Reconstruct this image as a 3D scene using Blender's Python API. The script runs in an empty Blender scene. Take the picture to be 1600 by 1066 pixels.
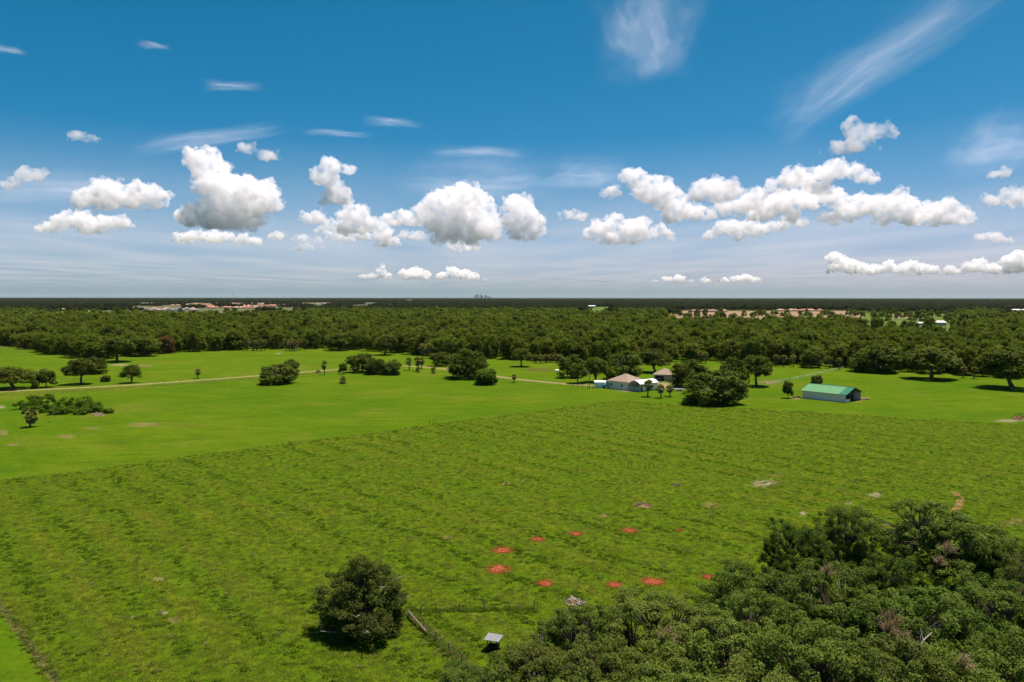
import bpy, bmesh, math, random
import numpy as np
from mathutils import Vector, Matrix

sc = bpy.context.scene
COL = sc.collection
# ------------------------------------------------------------------ camera
F = 1200.0            # focal length in pixels of the 1600 px wide photograph
HC = 35.0             # height of the drone above the pasture
PITCH = math.atan(68 / F)
cam = bpy.data.cameras.new('camera')
cam_o = bpy.data.objects.new('camera', cam)
COL.objects.link(cam_o)
cam.sensor_width = 36
cam.lens = 36 * F / 1600
cam.clip_start = 1
cam.clip_end = 20000000
cam_o.location = (0, 0, HC)
cam_o.rotation_euler = (math.pi / 2 - PITCH, math.radians(-0.05), 0)
sc.camera = cam_o
# ------------------------------------------------------------------ sky, sun, exposure
SUN_EL, SUN_AZ = math.radians(75), math.radians(62)
world = bpy.data.worlds.new('World')
sc.world = world
world.use_nodes = True
wn = world.node_tree
bg = wn.nodes['Background']
sky = wn.nodes.new('ShaderNodeTexSky')
sky.sky_type = 'NISHITA'
sky.sun_disc = False
sky.sun_elevation = SUN_EL
sky.sun_rotation = SUN_AZ
sky.altitude = 30
sky.air_density = 0.6
sky.dust_density = 1.1
sky.ozone_density = 6.0
# the camera's colour rendering of the blue: red falls off faster towards the zenith
sep = wn.nodes.new('ShaderNodeSeparateColor')
cmb = wn.nodes.new('ShaderNodeCombineColor')
pw_r = wn.nodes.new('ShaderNodeMath')
pw_r.operation = 'POWER'
pw_r.inputs[1].default_value = 3.0
mu_r = wn.nodes.new('ShaderNodeMath')
mu_r.operation = 'MULTIPLY'
mu_r.inputs[1].default_value = 0.115
wn.links.new(sky.outputs[0], sep.inputs[0])
wn.links.new(sep.outputs[0], pw_r.inputs[0])
wn.links.new(pw_r.outputs[0], mu_r.inputs[0])
wn.links.new(mu_r.outputs[0], cmb.inputs[0])
wn.links.new(sep.outputs[1], cmb.inputs[1])
mu_b = wn.nodes.new('ShaderNodeMath')
mu_b.operation = 'MULTIPLY'
mu_b.inputs[1].default_value = 1.07
wn.links.new(sep.outputs[2], mu_b.inputs[0])
wn.links.new(mu_b.outputs[0], cmb.inputs[2])
wn.links.new(cmb.outputs[0], bg.inputs[0])
bg.inputs[1].default_value = 0.071
sun_d = bpy.data.lights.new('sun', 'SUN')
sun_o = bpy.data.objects.new('sun', sun_d)
COL.objects.link(sun_o)
sun_d.energy = 4.8
sun_d.angle = math.radians(0.53)
sun_d.color = (1, 0.955, 0.88)
sdir = Vector((math.sin(SUN_AZ) * math.cos(SUN_EL), math.cos(SUN_AZ) * math.cos(SUN_EL), math.sin(SUN_EL)))
sun_o.rotation_euler = (-sdir).to_track_quat('-Z', 'Y').to_euler()
sun_o.location = sdir * 300
sc.view_settings.view_transform = 'Standard'
sc.view_settings.look = 'None'
sc.view_settings.exposure = 0.6
sc.view_settings.gamma = 1.0
sc.cycles.max_bounces = 24
sc.cycles.volume_bounces = 20
sc.cycles.diffuse_bounces = 3
sc.cycles.transmission_bounces = 4
sc.cycles.transparent_max_bounces = 12
sc.cycles.use_denoising = True

rng = random.Random(11)
nr = np.random.default_rng(11)
# ------------------------------------------------------------------ geometry helpers
def ray(u, v):
    x, y = (u - 800) / F, (533 - v) / F
    c, s = math.cos(PITCH), math.sin(PITCH)
    return Vector((x, c + y * s, y * c - s))

def at(u, v, z=0.0):
    r = ray(u, v)
    return Vector((0, 0, HC)) + r * ((z - HC) / r.z)

def at_y(u, v, Y):
    r = ray(u, v)
    return Vector((0, 0, HC)) + r * (Y / r.y)

def hash3(i, j, k, s):
    h = (i * 374761393 + j * 668265263 + k * 2147483647 + s * 974634777) & 0xFFFFFFFF
    h = ((h ^ (h >> 13)) * 1274126177) & 0xFFFFFFFF
    h = h ^ (h >> 16)
    return (h & 0xFFFFFF) / float(0xFFFFFF)

def vnoise(P, s=0):
    P = np.asarray(P, dtype=np.float64)
    I = np.floor(P).astype(np.int64)
    f = P - I
    f = f * f * (3 - 2 * f)
    out = 0
    for a in (0, 1):
        for b in (0, 1):
            for c in (0, 1):
                w = (f[:, 0] if a else 1 - f[:, 0]) * (f[:, 1] if b else 1 - f[:, 1]) * (f[:, 2] if c else 1 - f[:, 2])
                out = out + w * hash3(I[:, 0] + a, I[:, 1] + b, I[:, 2] + c, s)
    return out * 2 - 1

def fbm(P, octv=4, s=0, gain=0.5):
    a, t = 1.0, 0
    P = np.asarray(P, dtype=np.float64)
    for o in range(octv):
        t = t + a * vnoise(P * (2.03 ** o) + 17.3 * o, s + o)
        a *= gain
    return t

class MB:
    """collects pieces of one mesh"""
    def __init__(self):
        self.v, self.f, self.m = [], [], []
    def add(self, vs, fs, m=0):
        n = len(self.v)
        self.v += [tuple(p) for p in vs]
        self.f += [tuple(i + n for i in q) for q in fs]
        self.m += [m] * len(fs)
    def box(self, c, s, rz=0, m=0, rot=None):
        R = rot or Matrix.Rotation(rz, 3, 'Z')
        vs = []
        for dz in (-.5, .5):
            for dx, dy in ((-.5, -.5), (.5, -.5), (.5, .5), (-.5, .5)):
                vs.append(Vector(c) + R @ Vector((dx * s[0], dy * s[1], dz * s[2])))
        self.add(vs, [(3, 2, 1, 0), (4, 5, 6, 7), (0, 1, 5, 4), (1, 2, 6, 5), (2, 3, 7, 6), (3, 0, 4, 7)], m)
    def tube(self, pts, rad, n=6, m=0):
        pts = [Vector(p) for p in pts]
        vs, fs = [], []
        for i, p in enumerate(pts):
            d = (pts[min(i + 1, len(pts) - 1)] - pts[max(i - 1, 0)]).normalized()
            a = d.orthogonal().normalized()
            b = d.cross(a)
            for k in range(n):
                t = 2 * math.pi * k / n
                vs.append(p + (a * math.cos(t) + b * math.sin(t)) * rad[i])
        for i in range(len(pts) - 1):
            for k in range(n):
                fs.append((i * n + k, i * n + (k + 1) % n, (i + 1) * n + (k + 1) % n, (i + 1) * n + k))
        fs.append(tuple(range(n - 1, -1, -1)))
        fs.append(tuple(range((len(pts) - 1) * n, len(pts) * n)))
        self.add(vs, fs, m)
    def slab(self, quad, t, m=0):
        """a sheet of thickness t on four (or three) corner points"""
        q = [Vector(p) for p in quad]
        nrm = (q[1] - q[0]).cross(q[-1] - q[0]).normalized() * t
        k = len(q)
        fs = [tuple(range(k - 1, -1, -1)), tuple(range(k, 2 * k))] + [(i, (i + 1) % k, k + (i + 1) % k, k + i) for i in range(k)]
        self.add(q + [p + nrm for p in q], fs, m)
    def mesh(self, name, mats):
        me = bpy.data.meshes.new(name)
        me.from_pydata(self.v, [], self.f)
        for q in (mats if isinstance(mats, (list, tuple)) else [mats]):
            me.materials.append(q)
        if max(self.m, default=0):
            me.polygons.foreach_set('material_index', self.m)
        me.update()
        return me

def tag(o, label=None, cat=None, group=None, kind=None):
    for k, q in (('label', label), ('category', cat), ('group', group), ('kind', kind)):
        if q:
            o[k] = q
    return o

def obj(name, me, parent=None, loc=(0, 0, 0)):
    o = bpy.data.objects.new(name, me)
    COL.objects.link(o)
    o.location = loc
    o.parent = parent
    return o

def empty(name, loc, label, cat, group=None, rz=0.0, scale=(1, 1, 1)):
    o = bpy.data.objects.new(name, None)
    COL.objects.link(o)
    o.location = loc
    o.rotation_euler = (0, 0, rz)
    o.scale = scale
    return tag(o, label, cat, group)

# ------------------------------------------------------------------ materials
class NT:
    def __init__(self, name):
        self.mat = bpy.data.materials.new(name)
        self.mat.use_nodes = True
        self.t = self.mat.node_tree
        self.out = self.t.nodes['Material Output']
        self.bsdf = self.t.nodes['Principled BSDF']
        self.bsdf.inputs['Specular IOR Level'].default_value = 0.15
        self.bsdf.inputs['Roughness'].default_value = 0.85
    def n(self, typ, **kw):
        q = self.t.nodes.new(typ)
        for k, v in kw.items():
            setattr(q, k, v)
        return q
    def put(self, sock, v):
        if isinstance(v, (int, float)):
            sock.default_value = v
        elif isinstance(v, (tuple, list, Vector)):
            v = tuple(v)
            sock.default_value = v + (1,) if (len(v) == 3 and sock.type == 'RGBA') else v
        else:
            self.t.links.new(v, sock)
    def math(self, op, a, b=0.0, clamp=False):
        q = self.n('ShaderNodeMath', operation=op, use_clamp=clamp)
        self.put(q.inputs[0], a)
        self.put(q.inputs[1], b)
        return q.outputs[0]
    def dot(self, a, b):
        q = self.n('ShaderNodeVectorMath', operation='DOT_PRODUCT')
        self.put(q.inputs[0], a)
        self.put(q.inputs[1], b)
        return q.outputs['Value']
    def vadd(self, a, b, op='ADD'):
        q = self.n('ShaderNodeVectorMath', operation=op)
        self.put(q.inputs[0], a)
        self.put(q.inputs[1], b)
        return q.outputs[0]
    def noise(self, vec, scale, detail=3, rough=0.55, col=False):
        q = self.n('ShaderNodeTexNoise')
        self.put(q.inputs['Vector'], vec)
        q.inputs['Scale'].default_value = scale
        q.inputs['Detail'].default_value = detail
        q.inputs['Roughness'].default_value = rough
        return q.outputs['Color'] if col else q.outputs['Fac']
    def mapr(self, v, a, b, c=0.0, d=1.0):
        q = self.n('ShaderNodeMapRange')
        self.put(q.inputs[0], v)
        for i, x in enumerate((a, b, c, d)):
            q.inputs[i + 1].default_value = x
        return q.outputs[0]
    def mix(self, f, a, b, blend='MIX'):
        q = self.n('ShaderNodeMix', data_type='RGBA', blend_type=blend)
        self.put(q.inputs[0], f)
        self.put(q.inputs[6], a)
        self.put(q.inputs[7], b)
        return q.outputs[2]
    def pos(self):
        return self.n('ShaderNodeNewGeometry').outputs['Position']
    def objco(self):
        return self.n('ShaderNodeTexCoord').outputs['Object']
    def color(self, c):
        self.put(self.bsdf.inputs['Base Color'], c)

def plain(name, c, rough=0.8, spec=0.2, var=0.25, scale=2.0, metal=0.0):
    """paint, timber, stone ... with uneven wear"""
    q = NT(name)
    f = q.mapr(q.noise(q.objco(), scale, 4), 0.3, 0.75)
    q.color(q.mix(f, c, tuple(x * (1 - var) for x in c)))
    q.bsdf.inputs['Roughness'].default_value = rough
    q.bsdf.inputs['Specular IOR Level'].default_value = spec
    q.bsdf.inputs['Metallic'].default_value = metal
    return q.mat

def leafmat(name, c1, c2, c3, trans=0.42, spread=0.35, vary=0.18):
    q = NT(name)
    a = q.n('ShaderNodeAttribute', attribute_name='tint').outputs['Fac']
    base = q.mix(a, c1, c2)
    rnd = q.n('ShaderNodeObjectInfo').outputs['Random']
    base = q.mix(q.mapr(rnd, 0, 1, 0, spread * 1.5), base, c3)
    sh = q.mapr(q.math('FRACT', q.math('MULTIPLY', rnd, 7.31)), 0, 1, 1 - vary, 1 + vary)
    shc = q.n('ShaderNodeCombineXYZ')
    for k_ in range(3):
        q.put(shc.inputs[k_], sh)
    base = q.mix(1.0, base, shc.outputs[0], 'MULTIPLY')
    big = q.mapr(q.noise(q.objco(), 0.55, 2), 0.56, 0.72)
    base = q.mix(q.math('MULTIPLY', big, 0.35), base, (c3[0] * 1.15, c3[1] * 0.95, c3[2]))
    q.color(base)
    q.bsdf.inputs['Roughness'].default_value = 0.6
    q.bsdf.inputs['Specular IOR Level'].default_value = 0.06
    tr = q.n('ShaderNodeBsdfTranslucent')
    q.put(tr.inputs[0], q.mix(1.0, base, (0.9, 1.0, 0.45), 'MULTIPLY'))
    ms = q.n('ShaderNodeMixShader')
    ms.inputs[0].default_value = trans
    q.t.links.new(q.bsdf.outputs[0], ms.inputs[1])
    q.t.links.new(tr.outputs[0], ms.inputs[2])
    q.t.links.new(ms.outputs[0], q.out.inputs[0])
    return q.mat

M = {}
M['oak'] = leafmat('oak_leaves', (0.040, 0.078, 0.010), (0.175, 0.260, 0.036), (0.145, 0.168, 0.034), .42, .45, .30)
M['oak_dark'] = leafmat('dark_oak_leaves', (0.034, 0.060, 0.008), (0.118, 0.168, 0.024), (0.095, 0.108, 0.022))
M['oak_mid'] = leafmat('field_oak_leaves', (0.044, 0.072, 0.008), (0.118, 0.158, 0.019), (0.095, 0.108, 0.017))
M['oak_far'] = leafmat('forest_leaves', (0.056, 0.098, 0.007), (0.130, 0.185, 0.016), (0.120, 0.132, 0.016), .46, .5, .30)
M['far_dark_leaf'] = leafmat('distant_dark_leaves', (0.014, 0.028, 0.008), (0.034, 0.052, 0.014), (0.026, 0.036, 0.010))  # darker leaf tone for the farthest woods
M['shrub'] = leafmat('shrub_leaves', (0.060, 0.122, 0.008), (0.150, 0.245, 0.018), (0.110, 0.165, 0.018))
M['rust'] = leafmat('dying_leaves', (0.110, 0.060, 0.022), (0.180, 0.090, 0.035), (0.130, 0.080, 0.03))
M['palm'] = leafmat('palm_fronds', (0.120, 0.135, 0.028), (0.320, 0.310, 0.085), (0.26, 0.22, 0.075))
M['palm_dead'] = leafmat('dead_fronds', (0.170, 0.120, 0.060), (0.330, 0.250, 0.130), (0.22, 0.16, 0.10), 0.25)
M['twig'] = leafmat('dead_twigs', (0.280, 0.200, 0.100), (0.480, 0.370, 0.210), (0.36, 0.27, 0.16), 0.2)
M['bark'] = plain('bark', (0.13, 0.105, 0.08), 0.95, 0.05, 0.5, 3)
M['deadwood'] = plain('bleached_wood', (0.44, 0.38, 0.31), 0.9, 0.05, 0.4, 3)
M['redwood'] = plain('split_heartwood', (0.36, 0.18, 0.11), 0.9, 0.05, 0.5, 3)
M['timber'] = plain('weathered_timber', (0.24, 0.20, 0.16), 0.9, 0.05, 0.4, 3)
M['darkwood'] = plain('dark_timber', (0.035, 0.026, 0.022), 0.9, 0.05, 0.4, 3)
M['white'] = plain('white_metal', (0.78, 0.77, 0.74), 0.5, 0.4, 0.08, 1)
M['galv'] = plain('galvanised_sheet', (0.36, 0.36, 0.35), 0.42, 0.5, 0.35, 5, 0.5)
M['black'] = plain('black_rubber', (0.02, 0.02, 0.02), 0.8, 0.2)
M['tan_wall'] = plain('tan_stucco', (0.42, 0.33, 0.25), 0.9, 0.1, 0.12, 1)
M['teal_wall'] = plain('pale_green_siding', (0.82, 0.66, 0.58), 0.8, 0.2, 0.1, 1)
M['shingle'] = plain('brown_shingles', (0.30, 0.235, 0.17), 0.95, 0.05, 0.3, 2.5)
M['glass'] = plain('dark_window_glass', (0.02, 0.025, 0.03), 0.1, 0.6, 0.1)
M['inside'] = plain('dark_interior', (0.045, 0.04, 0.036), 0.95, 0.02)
M['concrete'] = plain('concrete', (0.36, 0.32, 0.27), 0.9, 0.1, 0.25, 1)
M['roof_green'] = plain('green_roof_panels', (0.09, 0.26, 0.10), 0.5, 0.4, 0.14, 0.7)
M['roof_dark'] = plain('dark_green_roof_panels', (0.008, 0.15, 0.07), 0.45, 0.4, 0.1, 0.7)
M['barn_wall'] = plain('white_barn_siding', (0.90, 0.73, 0.66), 0.6, 0.3, 0.1, 0.6)
M['tarp'] = plain('blue_tarp', (0.10, 0.38, 0.50), 0.6, 0.3, 0.3, 1.5)
M['net'] = plain('grey_shade_cloth', (0.38, 0.40, 0.38), 0.9, 0.1, 0.4, 2)
M['mulch'] = plain('red_mulch', (0.36, 0.095, 0.038), 0.95, 0.05, 0.5, 7)
M['rubble'] = plain('earth_and_brush', (0.25, 0.17, 0.075), 0.95, 0.05, 0.5, 2)
M['paleroof'] = plain('pale_roof', (0.55, 0.53, 0.50), 0.8, 0.2, 0.15, 0.2)
M['city'] = plain('haze_tinted_city_walls', (0.22, 0.27, 0.30), 0.6, 0.3, 0.3, 0.02)  # pale blue-grey fade of distant haze put into the tower colour
M['steel'] = plain('grey_steel', (0.32, 0.33, 0.34), 0.6, 0.4, 0.1, 1)
for i, c in enumerate(((0.36, 0.17, 0.10), (0.42, 0.22, 0.14), (0.30, 0.155, 0.105), (0.40, 0.28, 0.20), (0.22, 0.20, 0.19))):
    M['tile%d' % i] = plain('roof_tiles_%d' % i, c, 0.9, 0.1, 0.2, 0.3)

# ------------------------------------------------------------------ the ground
ROWD = Vector((0.66, -0.75, 0)).normalized()      # planting rows of the rough field
ACR = Vector((0.75, 0.66, 0))                     # across the rows
B0, B1, B2 = at(0, 752), at(962, 626), at(1600, 663)

def line_n(a, b):
    n_ = Vector((-(b - a).y, (b - a).x, 0)).normalized()
    return n_, n_.dot(a)
N1, C1 = line_n(B0, B1)
N2, C2 = line_n(B1, B2)
F0, F1 = at(0, 948), at(88, 1066)                 # fence strip in the near corner
N3, C3 = line_n(F0, F1)

q = NT('pasture')
P = q.pos()
warp = q.vadd(q.vadd(q.noise(P, 0.35, 3, 0.6, True), (0.5, 0.5, 0.5), 'SUBTRACT'), (3.2, 3.2, 0), 'MULTIPLY')
PW = q.vadd(P, warp)
m1 = q.mapr(q.math('SUBTRACT', q.dot(PW, N1), C1), -0.7, 0.7, 1, 0)
m2 = q.mapr(q.math('SUBTRACT', q.dot(PW, N2), C2), -2.5, 2.5, 1, 0)
m3 = q.mapr(q.math('SUBTRACT', q.dot(PW, N3), C3), -0.8, 0.8, 0, 1)
rough_f = q.math('MULTIPLY', q.math('MULTIPLY', m1, m2), m3)
nb, nm, nf, nx = q.noise(P, 0.018, 4), q.noise(P, 0.11, 5, 0.62), q.noise(P, 0.9, 5, 0.7), q.noise(P, 5.0, 3, 0.7)
# mown grass: mower stripes and uneven growth
strp = q.math('SINE', q.math('MULTIPLY', q.dot(q.vadd(P, q.vadd(warp, (0.25, 0.25, 0), 'MULTIPLY')), ACR), 2 * math.pi / 5.2))
mown = q.mix(q.mapr(nb, 0.38, 0.62), (0.050, 0.124, 0.0020), (0.088, 0.150, 0.0030))
mown = q.mix(q.math('MULTIPLY', q.mapr(strp, -1, 1), q.math('MAXIMUM', q.mapr(q.noise(P, 0.006, 2), 0.35, 0.65, 0.10, 0.6), q.mapr(q.dot(P, (0, 1, 0)), 320, 360, 0, 0.75))), mown, (0.100, 0.152, 0.006))
mown = q.mix(q.mapr(nm, 0.45, 0.75, 0, 0.8), mown, (0.058, 0.105, 0.0022))
mown = q.mix(q.mapr(nf, 0.50, 0.80, 0, 0.75), mown, (0.104, 0.146, 0.007))
# rough grass: rows of rank weeds, olive and straw between
rowp = q.math('SINE', q.math('MULTIPLY', q.dot(PW, ACR), 2 * math.pi / 7.6))
rowm = q.math('MULTIPLY', q.mapr(rowp, 0.55, 0.98), q.mapr(q.noise(P, 0.05, 3), 0.36, 0.62))
rgh = q.mix(q.mapr(nm, 0.26, 0.74), (0.064, 0.128, 0.0028), (0.082, 0.118, 0.0052))
rgh = q.mix(q.mapr(nb, 0.42, 0.66, 0, 0.65), rgh, (0.066, 0.122, 0.0028))
rgh = q.mix(q.mapr(nf, 0.52, 0.82, 0, 0.6), rgh, (0.135, 0.145, 0.014))
rgh = q.mix(q.mapr(nx, 0.52, 0.78, 0, 0.55), rgh, (0.050, 0.092, 0.0026))
rgh = q.mix(q.math('MULTIPLY', rowm, 0.5), rgh, (0.050, 0.104, 0.0026))
rgh = q.mix(q.math('MULTIPLY', q.mapr(rowp, -0.3, -0.95), q.mapr(q.noise(P, 0.03, 3), 0.40, 0.62, 0, .55)), rgh, (0.118, 0.128, 0.0090))
mpS = q.n('ShaderNodeMapping')
q.put(mpS.inputs[0], P)
mpS.inputs['Rotation'].default_value = (0, 0, math.atan2(ROWD.y, ROWD.x) * -1 + .5)
mpS.inputs['Scale'].default_value = (0.05, 0.55, 1)
stk = q.noise(mpS.outputs[0], 1.0, 5, 0.65)
mown = q.mix(q.mapr(stk, 0.47, 0.66, 0, 0.85), mown, (0.050, 0.098, 0.0022))
mown = q.mix(q.mapr(stk, 0.46, 0.30, 0, 0.6), mown, (0.108, 0.152, 0.0070))
mown = q.mix(q.mapr(nx, 0.55, 0.8, 0, 0.5), mown, (0.052, 0.092, 0.0022))
mown = q.mix(q.mapr(q.noise(P, 0.035, 6, 0.68), 0.50, 0.74, 0, 0.75), mown, (0.128, 0.142, 0.0150))
mown = q.mix(q.mapr(q.noise(q.vadd(P, (91, 37, 0)), 0.07, 6, 0.7), 0.52, 0.76, 0, 0.65), mown, (0.046, 0.100, 0.0040))
mown = q.mix(q.mapr(q.noise(q.vadd(P, (13, 57, 0)), 0.16, 5, 0.7), 0.62, 0.76, 0, 0.6), mown, (0.150, 0.135, 0.0300))
mown = q.mix(1.0, mown, (0.92, 0.94, 0.9), 'MULTIPLY')
grass = q.mix(rough_f, mown, rgh)
# forest floor beyond the pasture, and distant land
sepP = q.n('ShaderNodeSeparateXYZ')
q.put(sepP.inputs[0], P)
dist = q.n('ShaderNodeVectorMath', operation='LENGTH')
q.put(dist.inputs[0], P)
far = q.mapr(dist.outputs['Value'], 560, 760)
q.color(q.mix(far, grass, q.mix(q.noise(P, 0.004, 4), (0.030, 0.050, 0.012), (0.060, 0.080, 0.020))))
bump = q.n('ShaderNodeBump')
bump.inputs['Strength'].default_value = 0.7
bump.inputs['Distance'].default_value = 0.5
q.put(bump.inputs['Height'], q.math('ADD', nf, q.math('MULTIPLY', nx, 0.5)))
q.put(q.bsdf.inputs['Normal'], bump.outputs[0])
q.bsdf.inputs['Specular IOR Level'].default_value = 0.02
q.bsdf.inputs['Roughness'].default_value = 1.0
M['pasture'] = q.mat

gm = MB()
RG = 60000
gm.add([(-RG, -RG, 0), (RG, -RG, 0), (RG, RG, 0), (-RG, RG, 0)], [(0, 1, 2, 3)])
tag(obj('ground', gm.mesh('ground', M['pasture'])), 'flat green pasture reaching to the horizon', kind='structure')

def sheetmat(name, c1, c2, scale, edge=True, soft=0.5):
    """soil or turf laid on the ground, thinning out raggedly towards its edge"""
    q = NT(name)
    P = q.pos()
    q.color(q.mix(q.mapr(q.noise(P, scale, 5, 0.65), 0.3, 0.7), c1, c2))
    q.bsdf.inputs['Specular IOR Level'].default_value = 0.02
    if edge:
        a = q.n('ShaderNodeAttribute', attribute_name='edge').outputs['Fac']
        al = q.mapr(q.math('ADD', a, q.math('MULTIPLY', q.math('SUBTRACT', q.noise(P, scale * 2.2, 5, 0.7), 0.5), 2.4)), 0.42, 0.42 + soft, 0, .62)
        q.put(q.bsdf.inputs['Alpha'], al)
    return q.mat

M['sand'] = sheetmat('bare_sand', (0.26, 0.20, 0.085), (0.15, 0.15, 0.03), 0.6)
M['palesand'] = sheetmat('pale_sand', (0.42, 0.36, 0.24), (0.20, 0.18, 0.06), 0.8)
M['track'] = sheetmat('dirt_track', (0.40, 0.30, 0.17), (0.24, 0.20, 0.08), 0.35)
M['redtrack'] = sheetmat('red_dirt_trail', (0.38, 0.20, 0.085), (0.24, 0.16, 0.06), 0.9)
M['marsh'] = sheetmat('brown_marsh', (0.10, 0.085, 0.022), (0.14, 0.13, 0.025), 0.15)
M['drive'] = sheetmat('pale_driveway', (0.40, 0.33, 0.24), (0.27, 0.23, 0.14), 0.3)
M['strip'] = sheetmat('dead_grass_strip', (0.17, 0.14, 0.055), (0.095, 0.11, 0.022), 1.2)
M['far_green'] = sheetmat('distant_field', (0.06, 0.11, 0.016), (0.10, 0.135, 0.03), 0.012, False)
M['far_pale'] = sheetmat('distant_dry_field', (0.24, 0.26, 0.08), (0.15, 0.19, 0.045), 0.012, False)
M['far_dirt'] = sheetmat('distant_graded_earth', (0.28, 0.19, 0.12), (0.16, 0.125, 0.07), 0.02, False)
M['far_grey'] = sheetmat('distant_plots', (0.13, 0.12, 0.07), (0.06, 0.08, 0.025), 0.012, False)

def edge_mesh(name, vs, fs, ed, m):
    me = bpy.data.meshes.new(name)
    me.from_pydata([tuple(p) for p in vs], [], fs)
    a = me.attributes.new('edge', 'FLOAT', 'POINT')
    a.data.foreach_set('value', ed)
    me.materials.append(m)
    return me

def patch(name, u, v, ru, rv, m, z=0.012, label=None):
    """an irregular patch of soil; ru, rv = half extents seen in the photograph"""
    c, dx, dy = at(u, v), (at(u + ru, v) - at(u - ru, v)) / 2, (at(u, v - rv) - at(u, v + rv)) / 2
    vs, fs, ed = [(c.x, c.y, z)], [], [1.0]
    n = 28
    ph = rng.uniform(0, 9)
    for ring, e in ((0.45, 0.8), (0.75, 0.45), (1.0, 0.0)):
        for k in range(n):
            t = 2 * math.pi * k / n
            w = 1 + 0.18 * math.sin(2 * t + ph) + 0.12 * math.sin(5 * t + 2 * ph)
            p = c + dx * (math.cos(t) * ring * w) + dy * (math.sin(t) * ring * w)
            vs.append((p.x, p.y, z))
            ed.append(e)
    for k in range(n):
        fs.append((0, 1 + k, 1 + (k + 1) % n))
        for r in (0, 1):
            a = 1 + r * n
            fs.append((a + k, a + n + k, a + n + (k + 1) % n, a + (k + 1) % n))
    return tag(obj(name, edge_mesh(name, vs, fs, ed, m)), label, kind='structure')

def strip(name, pts, w, m, z=0.02, label=None):
    """a track along ground points"""
    vs, fs, ed = [], [], []
    P_ = []
    for i in range(len(pts) - 1):
        for k in range(6):
            P_.append(pts[i].lerp(pts[i + 1], k / 6))
    P_.append(pts[-1])
    for _ in range(3):
        P_ = [P_[0]] + [(P_[i - 1] + P_[i] * 2 + P_[i + 1]) / 4 for i in range(1, len(P_) - 1)] + [P_[-1]]
    for i, p in enumerate(P_):
        d = (P_[min(i + 1, len(P_) - 1)] - P_[max(i - 1, 0)]).normalized()
        s = Vector((-d.y, d.x, 0))
        for f_, e in ((-1, 0), (-.6, .8), (0, 1), (.6, .8), (1, 0)):
            o = p + s * (f_ * w)
            vs.append((o.x, o.y, z))
            ed.append(e)
    for i in range(len(P_) - 1):
        for k in range(4):
            a = i * 5 + k
            fs.append((a, a + 1, a + 6, a + 5))
    return tag(obj(name, edge_mesh(name, vs, fs, ed, m)), label, kind='structure')

strip('dirt_road', [at(*p) for p in ((-150, 623), (0, 613), (200, 603), (400, 588), (500, 580), (560, 575), (620, 571), (690, 576), (800, 592), (870, 599), (940, 604), (1000, 604), (1040, 599))], 3.2, M['track'], 0.02, 'sandy farm road')
strip('road_verge', [at(*p) for p in ((-150, 628), (0, 618), (200, 607), (400, 592), (500, 583), (560, 578))], 2.6, M['marsh'], 0.012, 'dry verge of the farm road')
strip('fence_strip', [at(-30, 915), F0, at(40, 1002), F1, at(120, 1110)], 0.55, M['strip'], 0.015, 'strip of dead grass along a fence line')
strip('red_trail', [at(1490, 768), at(1502, 778), at(1499, 790), at(1488, 803), at(1480, 830)], 0.85, M['redtrack'], 0.015, 'reddish worn trail in the grass')
patch('driveway', 1030, 603, 48, 7, M['drive'], 0.03, 'pale dirt yard round the house')
patch('driveway', 985, 609, 34, 4, M['drive'], 0.026, 'pale dirt yard beside the house')
patch('marsh', 842, 578, 32, 5, M['marsh'], 0.02, 'brown marshy hollow')
patch('paddock_soil', 1203, 597, 32, 5, M['sand'], 0.02, 'bare paddock soil')
for (u, v, ru, rv, k) in ((103, 683, 26, 4, 'sand'), (225, 664, 45, 5, 'sand'), (143, 670, 18, 3, 'sand'), (5, 677, 14, 6, 'sand'), (20, 696, 18, 3, 'sand'), (2, 637, 9, 4, 'palesand'),
                          (188, 571, 20, 3, 'palesand'), (225, 572, 22, 3, 'sand'), (435, 553, 9, 1.6, 'palesand'), (1195, 755, 26, 10, 'palesand'), (1368, 773, 19, 6, 'palesand'), (1455, 787, 14, 4, 'palesand'),
                          (1110, 789, 18, 7, 'sand'), (1326, 786, 8, 4, 'palesand'), (1255, 802, 11, 5, 'palesand'), (1384, 818, 9, 4, 'palesand'), (1575, 657, 26, 4, 'palesand'), (1585, 815, 30, 8, 'sand'),
                          (256, 957, 10, 5, 'palesand'), (207, 965, 6, 3, 'palesand'), (273, 970, 14, 10, 'sand'), (250, 905, 14, 4, 'palesand'), (700, 840, 16, 6, 'sand'), (1340, 626, 16, 4, 'sand'), (1243, 622, 14, 4, 'sand'),
                          (1215, 742, 16, 4, 'sand'), (790, 755, 16, 4, 'sand'), (945, 805, 10, 6, 'sand')):
    patch('bare_patch', u, v, ru, rv, M[k], 0.012, 'bare sandy patch in the grass')

# distant clearings: photo rectangles (u0, u1, v_near, v_far)
def far_sheet(name, u0, u1, v0, v1, m, z, label):
    a = MB()
    top = [at(u0 + (u1 - u0) * i / 10, v1 + rng.uniform(-.3, .3)) for i in range(11)]
    bot = [at(u0 + (u1 - u0) * i / 10, v0 + rng.uniform(-.3, .3)) for i in range(11)]
    vs = [(p.x, p.y, z) for p in bot + top]
    a.add(vs, [(i, i + 1, 12 + i, 11 + i) for i in range(10)])
    tag(obj(name, a.mesh(name, m)), label, kind='structure')
far_sheet('distant_field', 55, 145, 492, 482, M['far_pale'], 0.10, 'pale field beyond the forest')
far_sheet('distant_field', 148, 208, 494, 481, M['far_grey'], 0.11, 'dry plots beyond the forest')
far_sheet('distant_plots', 205, 480, 492, 473.5, M['far_grey'], 0.09, 'plots of the distant housing estate')
far_sheet('distant_plots', 480, 620, 482, 473, M['far_grey'], 0.09, 'plots beside the distant housing estate')
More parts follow.
